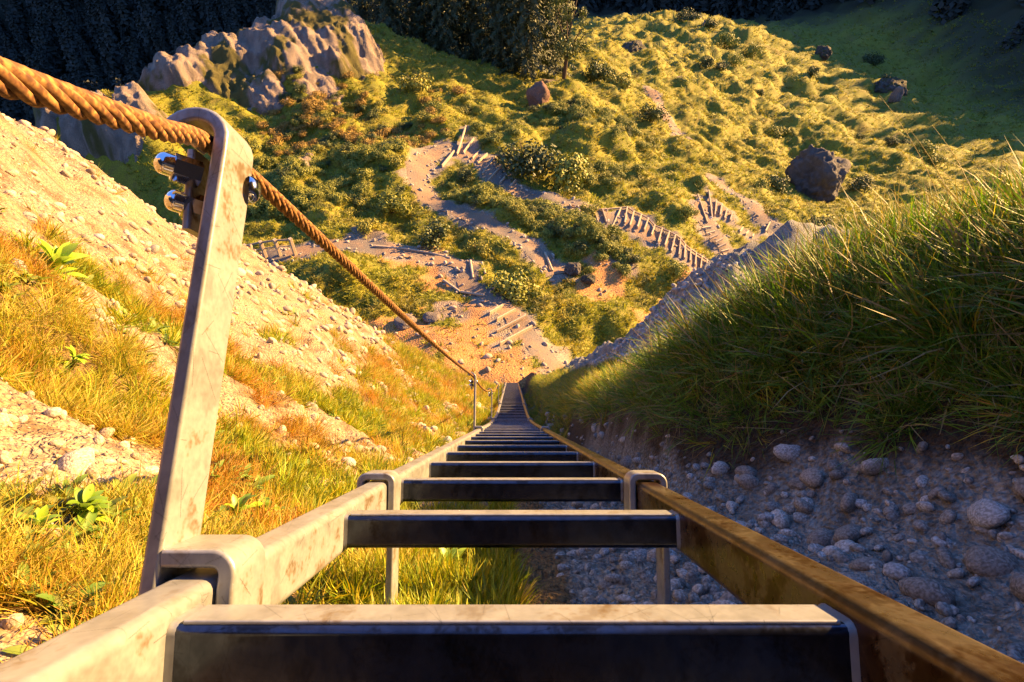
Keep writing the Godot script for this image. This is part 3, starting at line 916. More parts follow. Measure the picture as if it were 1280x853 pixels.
func ico(sub: int) -> Array:
	var t := (1.0 + sqrt(5.0)) / 2.0
	var v: Array = []
	for q in [[-1, t, 0], [1, t, 0], [-1, -t, 0], [1, -t, 0], [0, -1, t], [0, 1, t], [0, -1, -t], [0, 1, -t], [t, 0, -1], [t, 0, 1], [-t, 0, -1], [-t, 0, 1]]:
		v.append(Vector3(q[0], q[1], q[2]).normalized())
	var f: Array = [[0, 11, 5], [0, 5, 1], [0, 1, 7], [0, 7, 10], [0, 10, 11], [1, 5, 9], [5, 11, 4], [11, 10, 2], [10, 7, 6], [7, 1, 8], [3, 9, 4], [3, 4, 2], [3, 2, 6], [3, 6, 8], [3, 8, 9], [4, 9, 5], [2, 4, 11], [6, 2, 10], [8, 6, 7], [9, 8, 1]]
	for s in sub:
		var cache := {}
		var nf: Array = []
		for q in f:
			var m := []
			for e in [[0, 1], [1, 2], [2, 0]]:
				var a: int = q[e[0]]
				var b: int = q[e[1]]
				var key := mini(a, b) * 100000 + maxi(a, b)
				if not cache.has(key):
					v.append(((v[a] + v[b]) * 0.5).normalized())
					cache[key] = v.size() - 1
				m.append(cache[key])
			nf += [[q[0], m[0], m[2]], [q[1], m[1], m[0]], [q[2], m[2], m[1]], m]
		f = nf
	return [v, f]

func rock_mesh(sub: int, sd: int, rough: float, c1: Color, c2: Color, moss := Color(0, 0, 0, 0), facets := 10) -> ArrayMesh:
	var g := ico(sub)
	var nz := fnl(1.1, sd, 4)
	var nf := fnl(3.5, sd + 7, 3)
	rng.seed = sd
	var planes := []
	for k in facets: planes.append([rand_dir(), rng.randf_range(0.72, 0.95)])
	var pos := PackedVector3Array()
	for d: Vector3 in g[0]:
		var r := 1.0
		for pl in planes:
			var c: float = d.dot(pl[0])
			if c > 0.05: r = minf(r, pl[1] / c)
		r = minf(r, 1.0)
		r *= 1.0 + rough * nz.get_noise_3dv(d * 1.0) + rough * 0.35 * nf.get_noise_3dv(d * 1.6)
		pos.append(d * r)
	var nor := PackedVector3Array()
	nor.resize(pos.size())
	for q in g[1]:
		var fn: Vector3 = (pos[q[1]] - pos[q[0]]).cross(pos[q[2]] - pos[q[0]])
		if fn.dot(pos[q[0]]) < 0.0: fn = -fn
		for i in q: nor[i] += fn
	var mb := MB.new()
	for i in pos.size():
		var k := clampf(0.5 + nf.get_noise_3dv(pos[i] * 2.3) * 1.3, 0.0, 1.0)
		var c := c1.lerp(c2, k)
		if moss.a > 0.0:
			var up := nor[i].normalized().y
			var mk := smoothstep(0.05, 0.4, nz.get_noise_3dv(pos[i] * 2.4 + Vector3(9, 0, 0)) * 1.2 + up * 0.55 - 0.25)
			c = c.lerp(Color(moss.r, moss.g, moss.b), mk)
		mb.vert(pos[i], nor[i].normalized(), c)
	for q in g[1]: mb.tri(q[0], q[1], q[2])
	return mb.mesh()

func leaf_mesh(bendy: float) -> ArrayMesh:
	# a broad folded leaf, 1 long, growing along +z from the origin
	var mb := MB.new()
	var rows := 7
	for k in rows:
		var t := k / float(rows - 1)
		var w := 0.17 * pow(sin(PI * clampf(t * 0.93 + 0.03, 0.0, 1.0)), 0.8) if t < 1.0 else 0.004
		var y := 0.35 * t - bendy * t * t
		var nn := Vector3(0, 1, -0.35 + 2.0 * bendy * t).normalized()
		mb.vert(Vector3(-w, y + w * 0.4, t), (nn + Vector3(0.35, 0, 0)).normalized())
		mb.vert(Vector3(0, y, t), nn)
		mb.vert(Vector3(w, y + w * 0.4, t), (nn - Vector3(0.35, 0, 0)).normalized())
	for k in rows - 1:
		var a := k * 3
		mb.quad(a, a + 1, a + 4, a + 3)
		mb.quad(a + 1, a + 2, a + 5, a + 4)
	return mb.mesh()

# ------------------------------------------------------------------ materials
func noise_tex(freq: float, oct: int, sd: int, lo: Color, hi: Color, size := 512, contrast := 1.0) -> ImageTexture:
	var q := fnl(freq, sd, oct)
	var im := q.get_seamless_image(size, size)
	im.convert(Image.FORMAT_L8)
	var data := im.get_data()
	var out := PackedByteArray()
	out.resize(size * size * 3)
	var lut := PackedByteArray()
	for i in 256:
		var t := clampf((i / 255.0 - 0.5) * contrast + 0.5, 0.0, 1.0)
		var c := lo.lerp(hi, t)
		lut.append(int(c.r * 255)); lut.append(int(c.g * 255)); lut.append(int(c.b * 255))
	for i in size * size:
		var k := data[i] * 3
		out[i * 3] = lut[k]; out[i * 3 + 1] = lut[k + 1]; out[i * 3 + 2] = lut[k + 2]
	var im2 := Image.create_from_data(size, size, false, Image.FORMAT_RGB8, out)
	im2.generate_mipmaps()
	return ImageTexture.create_from_image(im2)

func worn_tex(sd: int, stain: Color, cover: float, scratches: int) -> ImageTexture:
	# bare metal with blotches of dried dirt, fine mottling and scratches
	var size := 768
	var a := fnl(0.006, sd, 5).get_seamless_image(size, size)
	var b := fnl(0.06, sd + 1, 4).get_seamless_image(size, size)
	var im := Image.create(size, size, false, Image.FORMAT_RGB8)
	for y in size:
		for x in size:
			var p := a.get_pixel(x, y).r
			var q := b.get_pixel(x, y).r
			var m := smoothstep(1.0 - cover - 0.12, 1.0 - cover + 0.12, p * 0.75 + q * 0.3)
			var g := 0.86 + 0.14 * q - 0.10 * smoothstep(0.55, 0.7, 1.0 - p)
			im.set_pixel(x, y, Color(g, g, g).lerp(stain, m))
	var r := RandomNumberGenerator.new()
	r.seed = sd
	for k in scratches:
		var x := r.randf() * size
		var y := r.randf() * size
		var an := r.randf() * TAU
		var ln := r.randi_range(12, 90)
		var dark := r.randf() < 0.6
		for i in ln:
			var px := posmod(int(x + cos(an) * i), size)
			var py := posmod(int(y + sin(an) * i), size)
			var c := im.get_pixel(px, py)
			im.set_pixel(px, py, c.darkened(0.35) if dark else c.lightened(0.4))
	im.generate_mipmaps()
	return ImageTexture.create_from_image(im)

func mat(col: Color, rough: float, metal := 0.0) -> StandardMaterial3D:
	var m := StandardMaterial3D.new()
	m.albedo_color = col
	m.roughness = rough
	m.metallic = metal
	return m

func tri_scale(m: StandardMaterial3D, s: float) -> void:
	m.uv1_triplanar = true
	m.uv1_world_triplanar = true
	m.uv1_scale = Vector3(s, s, s)

func make_materials() -> void:
	var grain := noise_tex(0.05, 5, 3, Color(0.62, 0.6, 0.58), Color(1, 1, 1), 1024, 2.2)
	var relief := noise_tex(0.045, 5, 4, Color(0, 0, 0), Color(1, 1, 1), 1024, 1.7)
	var m := mat(Color.WHITE, 0.95)
	m.vertex_color_use_as_albedo = true
	m.albedo_texture = grain
	tri_scale(m, 1.1)
	m.heightmap_enabled = true; m.heightmap_texture = relief; m.heightmap_scale = 2.6
	M.ground = m
	m = mat(Color.WHITE, 0.95)
	m.vertex_color_use_as_albedo = true
	m.albedo_texture = grain
	tri_scale(m, 0.22)
	m.heightmap_enabled = true; m.heightmap_texture = relief; m.heightmap_scale = 2.5
	M.earth = m
	m = mat(Color.WHITE, 0.95)
	m.vertex_color_use_as_albedo = true
	m.albedo_texture = grain
	tri_scale(m, 0.6)
	m.heightmap_enabled = true; m.heightmap_texture = relief; m.heightmap_scale = 3.0
	M.gravel = m
	m = mat(Color.WHITE, 0.9)
	m.vertex_color_use_as_albedo = true
	m.albedo_texture = grain
	tri_scale(m, 0.35)
	m.heightmap_enabled = true; m.heightmap_texture = relief; m.heightmap_scale = 9.0
	M.rock = m
	m = mat(Color.WHITE, 0.85)
	m.vertex_color_use_as_albedo = true
	m.albedo_texture = grain
	tri_scale(m, 3.0)
	m.heightmap_enabled = true; m.heightmap_texture = relief; m.heightmap_scale = 0.12
	M.pebble = m
	# metals
	m = mat(Color(0.62, 0.63, 0.64), 0.46, 0.35)
	m.albedo_texture = worn_tex(11, Color(0.70, 0.61, 0.50), 0.27, 220)
	m.roughness_texture = noise_tex(0.012, 5, 12, Color(0.62, 0.62, 0.62), Color(1, 1, 1), 512, 1.8)
	tri_scale(m, 2.6)
	M.galv = m
	m = mat(Color(0.28, 0.31, 0.38), 0.26, 0.9)
	m.albedo_texture = worn_tex(21, Color(0.62, 0.56, 0.50), 0.34, 260)
	m.roughness_texture = noise_tex(0.02, 4, 22, Color(0.65, 0.65, 0.65), Color(1, 1, 1), 512, 2.0)
	tri_scale(m, 5.0)
	M.rung = m
	m = mat(Color(0.40, 0.36, 0.29), 0.42, 0.45)
	m.albedo_texture = worn_tex(51, Color(0.50, 0.38, 0.25), 0.5, 300)
	m.roughness_texture = noise_tex(0.03, 4, 52, Color(0.6, 0.6, 0.6), Color(1, 1, 1), 512, 2.0)
	tri_scale(m, 3.0)
	M.worn = m
	M.shiny = mat(Color(0.85, 0.87, 0.9), 0.12, 1.0)
	m = mat(Color(0.60, 0.45, 0.25), 0.8, 0.0)
	m.albedo_texture = noise_tex(0.03, 5, 31, Color(0.42, 0.30, 0.22), Color(1, 1, 1), 512, 2.4)
	tri_scale(m, 9.0)
	M.rust = m
	# plants
	m = mat(Color.WHITE, 0.6)
	m.vertex_color_use_as_albedo = true
	m.backlight_enabled = true; m.backlight = Color(0.85, 0.85, 0.45)
	m.cull_mode = BaseMaterial3D.CULL_DISABLED
	M.grass = m
	m = mat(Color.WHITE, 0.65)
	m.vertex_color_use_as_albedo = true
	m.backlight_enabled = true; m.backlight = Color(0.35, 0.4, 0.15)
	m.cull_mode = BaseMaterial3D.CULL_DISABLED
	M.leaf = m
	m = mat(Color(0.50, 0.60, 0.13), 0.45)
	m.backlight_enabled = true; m.backlight = Color(0.5, 0.6, 0.2)
	m.cull_mode = BaseMaterial3D.CULL_DISABLED
	M.broad = m
	m = mat(Color(0.36, 0.47, 0.10), 0.45)
	m.backlight_enabled = true; m.backlight = Color(0.4, 0.5, 0.15)
	m.cull_mode = BaseMaterial3D.CULL_DISABLED
	M.broad_dark = m
	m = mat(Color(0.36, 0.28, 0.2), 0.9)
	m.albedo_texture = grain
	tri_scale(m, 2.0)
	M.bark = m
	m = mat(Color(0.80, 0.74, 0.64), 0.8)
	m.albedo_texture = noise_tex(0.03, 4, 41, Color(0.6, 0.52, 0.44), Color(1, 1, 1), 512, 2.0)
	tri_scale(m, 1.5)
	M.timber = m

# ------------------------------------------------------------------ scene
func _ready() -> void:
	# camera, sky, sun, exposure
	var cam := Camera3D.new()
	cam.name = "camera"
	cam.fov = rad_to_deg(2.0 * atan(426.5 / 720.0))
	cam.near = 0.02
	cam.far = 1500.0
	cam.rotation_degrees = Vector3(-45.0, 0, 0)
	add_child(cam)
	cam.current = true
	var env := Environment.new()
	env.background_mode = Environment.BG_SKY
	var sky := Sky.new()
	var ps := ProceduralSkyMaterial.new()
	ps.sky_top_color = Color(0.27, 0.42, 0.68)
	ps.sky_horizon_color = Color(0.72, 0.75, 0.80)
	ps.sky_curve = 0.12
	ps.ground_bottom_color = Color(0.12, 0.11, 0.08)
	ps.ground_horizon_color = Color(0.4, 0.42, 0.42)
	ps.sun_angle_max = 1.0
	sky.sky_material = ps
	env.sky = sky
	env.background_energy_multiplier = 0.47
	env.tonemap_mode = Environment.TONE_MAPPER_LINEAR
	env.tonemap_exposure = 6.0
	env.sdfgi_enabled = true
	env.ssao_enabled = true
	env.ssil_enabled = true
	var we := WorldEnvironment.new()
	we.name = "world_environment"
	we.environment = env
	add_child(we)
	var sun := DirectionalLight3D.new()
	sun.name = "sun"
	var el := deg_to_rad(18.0)
	var az := deg_to_rad(60.0)
	var s := Vector3(cos(el) * sin(az), sin(el), -cos(el) * cos(az))
	sun.light_color = Color(1.0, 0.79, 0.50)
	sun.light_energy = 1.6
	sun.light_angular_distance = 0.5
	sun.shadow_enabled = true
	add_child(sun)
	sun.look_at_from_position(Vector3.ZERO, -s, Vector3.UP)

	rng.seed = 7
	noise_low = fnl(0.45, 1, 2)
	noise_mid = fnl(1.1, 2, 3)
	noise_fine = fnl(2.2, 3, 3)
	noise_cell.noise_type = FastNoiseLite.TYPE_CELLULAR
	noise_cell.cellular_return_type = FastNoiseLite.RETURN_DISTANCE
	noise_cell.frequency = 9.0; noise_cell.seed = 5
	noise_cell2.noise_type = FastNoiseLite.TYPE_CELLULAR
	noise_cell2.cellular_return_type = FastNoiseLite.RETURN_DISTANCE
	noise_cell2.frequency = 22.0; noise_cell2.seed = 6
	for q in PROF:
		prof_x.append(q[0]); prof_n.append(q[1])
	for q in TPS_XY:
		tx.append(q[0] * 0.01); tf.append(q[1] * 0.01)
	for q in TPS_W: tw.append(q)
	make_materials()
	var t0 := Time.get_ticks_msec()
	var slope := build_slope()
	print("slope ", Time.get_ticks_msec() - t0)
	build_terrain()
	print("terrain ", Time.get_ticks_msec() - t0)
	build_path(PATH_A, 1.25, "gravel path from the ladder foot bending left towards the low fence")
	build_path(PATH_B, 1.4, "long gravel path curving round the shrub bank to the wooden steps")
	build_path(PATH_C, 1.4, "short gravel path climbing through the fan of wooden steps")
	build_path(PATH_D, 1.3, "gravel path running down behind the rock ridge")
	build_path(PATH_E, 1.4, "narrow stony trail beside the green mound")
	build_ladder()
	build_cable()
	build_steps()
	build_trees()
	build_bushes()
	build_rocks(slope)
	print("things ", Time.get_ticks_msec() - t0)
	build_grass()
	print("grass ", Time.get_ticks_msec() - t0)

func box_mesh() -> ArrayMesh:
	# unit timber, 1 long on x, 1 high, 1 deep with slightly eased edges
	var mb := MB.new()
	sweep(mb, [Vector3(-0.5, 0, 0), Vector3(0.5, 0, 0)], [Vector3.BACK, Vector3.BACK], [Vector3.UP, Vector3.UP], round_rect(1.0, 1.0, 0.14, 2))
	return mb.mesh()

func timber_tr(a: Vector3, b: Vector3, h: float, w: float) -> Transform3D:
	var x := b - a
	var y := (Vector3.UP - x.normalized() * x.normalized().y).normalized()
	var z := x.normalized().cross(y)
	return Transform3D(Basis(x, y * h, z * w), (a + b) * 0.5)

func build_steps() -> void:
	var bm := box_mesh()
	var names := ["pale timber steps of the long stairway traversing the grassy bank", "fan of pale timber steps above the end of the long stairway", "scattered timber steps on the path behind the rock ridge", "short flight of timber steps beside the dark shaded bush", "four timber steps in the sandy path above the ladder foot"]
	var fl := [FLIGHT_A, FLIGHT_B, FLIGHT_C, FLIGHT_D, FLIGHT_E]
	for k in 5:
		var f: Array = fl[k]
		var o := base("timber_steps", gp((f[0][0] + f[0][2]) * 0.5, (f[0][1] + f[0][3]) * 0.5))
		tag(o, names[k], "steps", "timber steps on the hill paths")
		var prev := Vector3.INF
		for q in f:
			var a := gp(q[0], q[1], 0.10) - o.position
			var b := gp(q[2], q[3], 0.10) - o.position
			put("riser_board", bm, M.timber, o, timber_tr(a, b, rng.randf_range(0.16, 0.22), rng.randf_range(0.06, 0.09)))
			if k == 0 and prev != Vector3.INF and prev.distance_to(a) < 1.6 and prev.distance_to(a) > 0.15:
				put("side_board", bm, M.timber, o, timber_tr(prev + Vector3(0, 0.02, 0), a + Vector3(0, 0.02, 0), 0.1, 0.05))
			prev = a
	var ln := ["weathered log edging along the far side of the left path", "weathered log edging in the middle of the left path", "weathered log edging where the left path turns to the bush", "short log laid across the path left of the rounded bush", "second short log across the path touching the rounded bush", "pale log at the open end of the upper path", "stone coloured log on the sandy side of the path bend", "lower log on the sandy side of the path bend"]
	for k in LOGS.size():
		var q: Array = LOGS[k]
		var a := gp(q[0], q[1], 0.07)
		var b := gp(q[2], q[3], 0.07)
		var mb := MB.new()
		rod(mb, Vector3.ZERO, b - a, 0.075, 0.06, 9)
		var o := put("timber_log", mb.mesh(), M.timber, null, Transform3D(Basis.IDENTITY, a))
		tag(o, ln[k], "log", "logs laid along the sandy path")
	# low fence
	var fo := base("low_fence", gp(FENCE[0][0], FENCE[0][1]))
	tag(fo, "low pale fence of short posts and rails left of the grass hummock", "fence")
	var tops := []
	for q in FENCE:
		var p := gp(q[0], q[1], 0.0) - fo.position
		put("post", bm, M.timber, fo, timber_tr(p + Vector3(0, -0.2, 0), p + Vector3(0.01, 1.05, 0.01), 0.17, 0.17))
		tops.append(p + Vector3(0, 0.97, 0))
	for k in tops.size() - 1:
		put("rail", bm, M.timber, fo, timber_tr(tops[k], tops[k + 1], 0.1, 0.04))
		put("rail", bm, M.timber, fo, timber_tr(tops[k] - Vector3(0, 0.38, 0), tops[k + 1] - Vector3(0, 0.38, 0), 0.05, 0.03))

func build_trees() -> void:
	var crowns := [spruce_crown(101), spruce_crown(102), spruce_crown(103)]
	var spots := [[-14.6, 63.0, 20.0, "dark spruce beside the bare knoll top, leftmost of the row"], [-11.6, 61.5, 21.0, "dark spruce second from the bare knoll top"], [-9.0, 63.5, 23.0, "dark spruce third from the bare knoll top"], [-6.6, 60.5, 22.0, "tall dark spruce just left of the middle of the row"], [-3.6, 62.1, 24.0, "tall dark spruce in the middle of the row"], [-1.0, 59.6, 23.0, "tall dark spruce just right of the middle of the row"], [1.4, 58.6, 23.5, "tallest dark spruce beside the reddish boulder"], [-4.8, 66.0, 23.0, "dark spruce half hidden behind the middle of the row"], [0.4, 65.6, 23.0, "dark spruce half hidden behind the right end of the row"], [3.8, 63.6, 20.0, "dark spruce behind the leafy tree"]]
	for k in spots.size():
		var q: Array = spots[k]
		var o := base("spruce_tree", gp(q[0], q[1], -0.15))
		tag(o, q[3], "tree", "dark spruces behind the knoll")
		o.rotation.y = k * 1.3
		var mb := MB.new()
		rod(mb, Vector3.ZERO, Vector3(0, q[2] * 0.95, 0), 0.24, 0.03, 9)
		put("trunk", mb.mesh(), M.bark, o)
		var sc := Vector3(q[2] * 0.74, q[2], q[2] * 0.74)
		put("crown", crowns[k % 3], M.leaf, o, Transform3D(Basis.from_scale(sc), Vector3.ZERO))
	# the leafy tree at the sunny end of the row
	rng.seed = 55
	var o2 := base("leafy_tree", gp(5.0, 57.5, -0.1))
	tag(o2, "sunlit leafy tree at the right end of the dark spruce row", "tree")
	var tb := MB.new()
	rod(tb, Vector3.ZERO, Vector3(0.2, 3.0, 0.1), 0.22, 0.16, 9)
	for k in 7:
		var a := TAU * k / 7.0
		rod(tb, Vector3(0.2, 2.4 + 0.3 * k, 0.1), Vector3(0.2 + cos(a) * 1.6, 4.6 + 0.7 * k, 0.1 + sin(a) * 1.6), 0.1, 0.03, 6)
	put("trunk", tb.mesh(), M.bark, o2)
	var mb2 := MB.new()
	for k in 34:
		var hh := rng.randf()
		var c := rand_dir() * Vector3(2.1, 0, 2.1) * pow(rng.randf(), 0.5) * (1.1 - 0.55 * absf(hh - 0.4)) + Vector3(0, 2.0 + hh * 7.6, 0)
		var r := rng.randf_range(0.5, 0.95)
		for i in 110:
			var dir := rand_dir()
			var nn := (dir + rand_dir() * 0.9).normalized()
			var col := Color(0.055, 0.075, 0.014).lerp(Color(0.13, 0.14, 0.02), rng.randf())
			leaf_quad(mb2, c + dir * r * pow(rng.randf(), 0.4), nn, rng.randf_range(0.16, 0.3), rng.randf_range(0.1, 0.18), col, nn)
	put("crown", mb2.mesh(), M.leaf, o2)
	# far wood on the shaded valley sides
	rng.seed = 56
	var trs := []
	for k in 5200:
		var x := rng.randf_range(-260.0, 190.0)
		var f := rng.randf_range(95.0, 330.0)
		var wood_shade := smoothstep(168.0, 195.0, f + x * 0.1)
		if x < -28.0: wood_shade = 1.0
		if x > 96.0: wood_shade = maxf(wood_shade, 0.3)
		if rng.randf() > wood_shade: continue
		var h := rng.randf_range(8.0, 17.0)
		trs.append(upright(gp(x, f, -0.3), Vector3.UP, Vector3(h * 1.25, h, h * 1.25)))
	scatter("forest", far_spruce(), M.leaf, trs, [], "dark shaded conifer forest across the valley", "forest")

func far_spruce() -> ArrayMesh:
	rng.seed = 57
	var mb := MB.new()
	for l in 16:
		var t := l / 15.0
		var y := lerpf(0.05, 0.97, t)
		var reach := 0.02 + 0.17 * (1.0 - t)
		for b in 9:
			var a := TAU * (b + rng.randf()) / 9.0
			var out := Vector3(cos(a), 0, sin(a))
			var up := (Vector3.UP * 0.6 + out + rand_dir() * 0.4).normalized()
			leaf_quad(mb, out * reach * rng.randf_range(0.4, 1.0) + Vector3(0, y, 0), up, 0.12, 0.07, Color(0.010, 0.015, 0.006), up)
	rng.seed = 58
	return mb.mesh()

var bush_meshes := []
func build_bushes() -> void:
	rng.seed = 77
	bush_meshes = [
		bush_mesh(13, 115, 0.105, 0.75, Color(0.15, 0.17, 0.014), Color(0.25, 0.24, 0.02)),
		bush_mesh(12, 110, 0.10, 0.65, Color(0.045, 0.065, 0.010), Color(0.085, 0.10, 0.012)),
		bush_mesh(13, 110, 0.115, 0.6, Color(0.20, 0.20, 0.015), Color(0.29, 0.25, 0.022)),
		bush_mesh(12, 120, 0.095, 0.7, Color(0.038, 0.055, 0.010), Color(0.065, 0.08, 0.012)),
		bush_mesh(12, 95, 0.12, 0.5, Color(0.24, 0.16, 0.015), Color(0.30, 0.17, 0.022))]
	var stems := stem_mesh()
	for q0 in BUSHES:
		var q: Array = q0.duplicate()
		if q[1] > 55.0: q[2] *= 1.25
		var o := base("bush", gp(q[0], q[1], -0.05))
		tag(o, q[4], "bush", "bushes on the hillside")
		var b := Basis(Vector3.UP, rng.randf() * TAU).scaled(Vector3(q[2] * rng.randf_range(1.0, 1.25), q[2] * rng.randf_range(1.0, 1.3), q[2] * rng.randf_range(1.0, 1.25)))
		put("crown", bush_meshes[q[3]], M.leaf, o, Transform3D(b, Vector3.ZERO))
		put("stem", stems, M.bark, o, Transform3D(b, Vector3.ZERO))
	# undergrowth that reads as one mass
	var trs := []
	for p in BAND:
		for k in 7:
			var x: float = p[0] + rng.randf_range(-1.1, 1.1)
			var f: float = p[1] + rng.randf_range(-0.9, 0.9)
			if mask_at(x, f) == 1: continue
			var r := rng.randf_range(0.35, 0.75)
			trs.append(upright(gp(x, f, -0.08), Vector3.UP, Vector3(r, r * rng.randf_range(0.8, 1.2), r)))
	for m in MASS:
		for k in int(m[2] * m[2] * 6.0):
			var a := rng.randf() * TAU
			var rr: float = m[2] * sqrt(rng.randf())
			var x: float = m[0] + cos(a) * rr
			var f: float = m[1] + sin(a) * rr
			if mask_at(x, f) > 0: continue
			var r := rng.randf_range(0.3, 0.85)
			trs.append(upright(gp(x, f, -0.08), Vector3.UP, Vector3(r, r * rng.randf_range(0.7, 1.1), r)))
	var parts := [[], [], [], []]
	for t: Transform3D in trs:
		var heath := t.origin.x < -4.0 and -t.origin.z > 36.5 + 1.5 * noise_mid.get_noise_2d(t.origin.x * 0.3, t.origin.z * 0.3)
		parts[([3, 3, 3, 1, 2] if heath else [0, 0, 1, 2, 0])[rng.randi() % 5]].append(t)
	scatter("undergrowth", bush_meshes[0], M.leaf, parts[0], [], "dense bright green undergrowth on the knoll flank and path banks", "undergrowth")
	scatter("undergrowth", bush_meshes[1], M.leaf, parts[1], [], "darker low undergrowth mixed into the banks", "undergrowth")
	scatter("undergrowth", bush_meshes[2], M.leaf, parts[2], [], "yellowish low undergrowth mixed into the banks", "undergrowth")
	scatter("undergrowth", bush_meshes[4], M.leaf, parts[3], [], "rust tinged low undergrowth on the knoll flank", "undergrowth")

func knoll_lift(x: float, f: float) -> float:
	var best := -1.2
	var wx := x + 0.9 * noise_mid.get_noise_2d(x * 0.3, f * 0.3) + 0.3 * noise_fine.get_noise_2d(x * 0.6, f * 0.6)
	var wf := f + 0.9 * noise_mid.get_noise_2d(x * 0.3 + 50.0, f * 0.3)
	for q in KNOLL:
		var r: float = sqrt((wx - q[0]) * (wx - q[0]) + (wf - q[1]) * (wf - q[1])) / q[2]
		if r < 1.35: best = maxf(best, q[3] * (1.0 - r * r * r))
	return best

func build_knoll() -> void:
	var xs := PackedFloat32Array()
	var fs := PackedFloat32Array()
	var p := -33.0
	while p < -6.0:
		xs.append(p); p += 0.13
	p = 32.0
	while p < 62.0:
		fs.append(p); p += 0.13
	var pos := PackedVector3Array()
	var col := PackedColorArray()
	for f in fs:
		for x in xs:
			var l := knoll_lift(x, f)
			var c1 := noise_cell.get_noise_2d(x * 0.05, f * 0.08) + 1.0
			var c2 := noise_cell.get_noise_2d(x * 0.2 + 7.0, f * 0.2) + 1.0
			var rg := noise_fine.get_noise_2d(x * 0.7 + 3.0, f * 0.7)
			if l > -0.9: l += 0.25 - 0.5 * c1 + 0.35 * (0.5 - c2) + 0.22 * rg + 0.14 * (0.5 - noise_cell.get_noise_2d(x * 0.55, f * 0.55) - 1.0)
			pos.append(Vector3(x, ground_y(x, f) + l, -f))
			var c := Color(0.44, 0.34, 0.26).lerp(Color(0.24, 0.19, 0.15), clampf(0.5 + rg * 1.5 - 0.4 * c2, 0.0, 1.0))
			var moss := smoothstep(0.0, 0.22, noise_mid.get_noise_2d(x * 0.22 + 70.0, f * 0.3) + 0.25 * noise_fine.get_noise_2d(x, f) - 0.06)
			col.append(c.lerp(Color(0.15, 0.13, 0.02), moss))
	var o := put("rock_knoll", grid_mesh(xs, fs, pos, col, true), M.rock)
	tag(o, "rounded conglomerate rock knoll with mossy patches behind the handrail post", "rock")

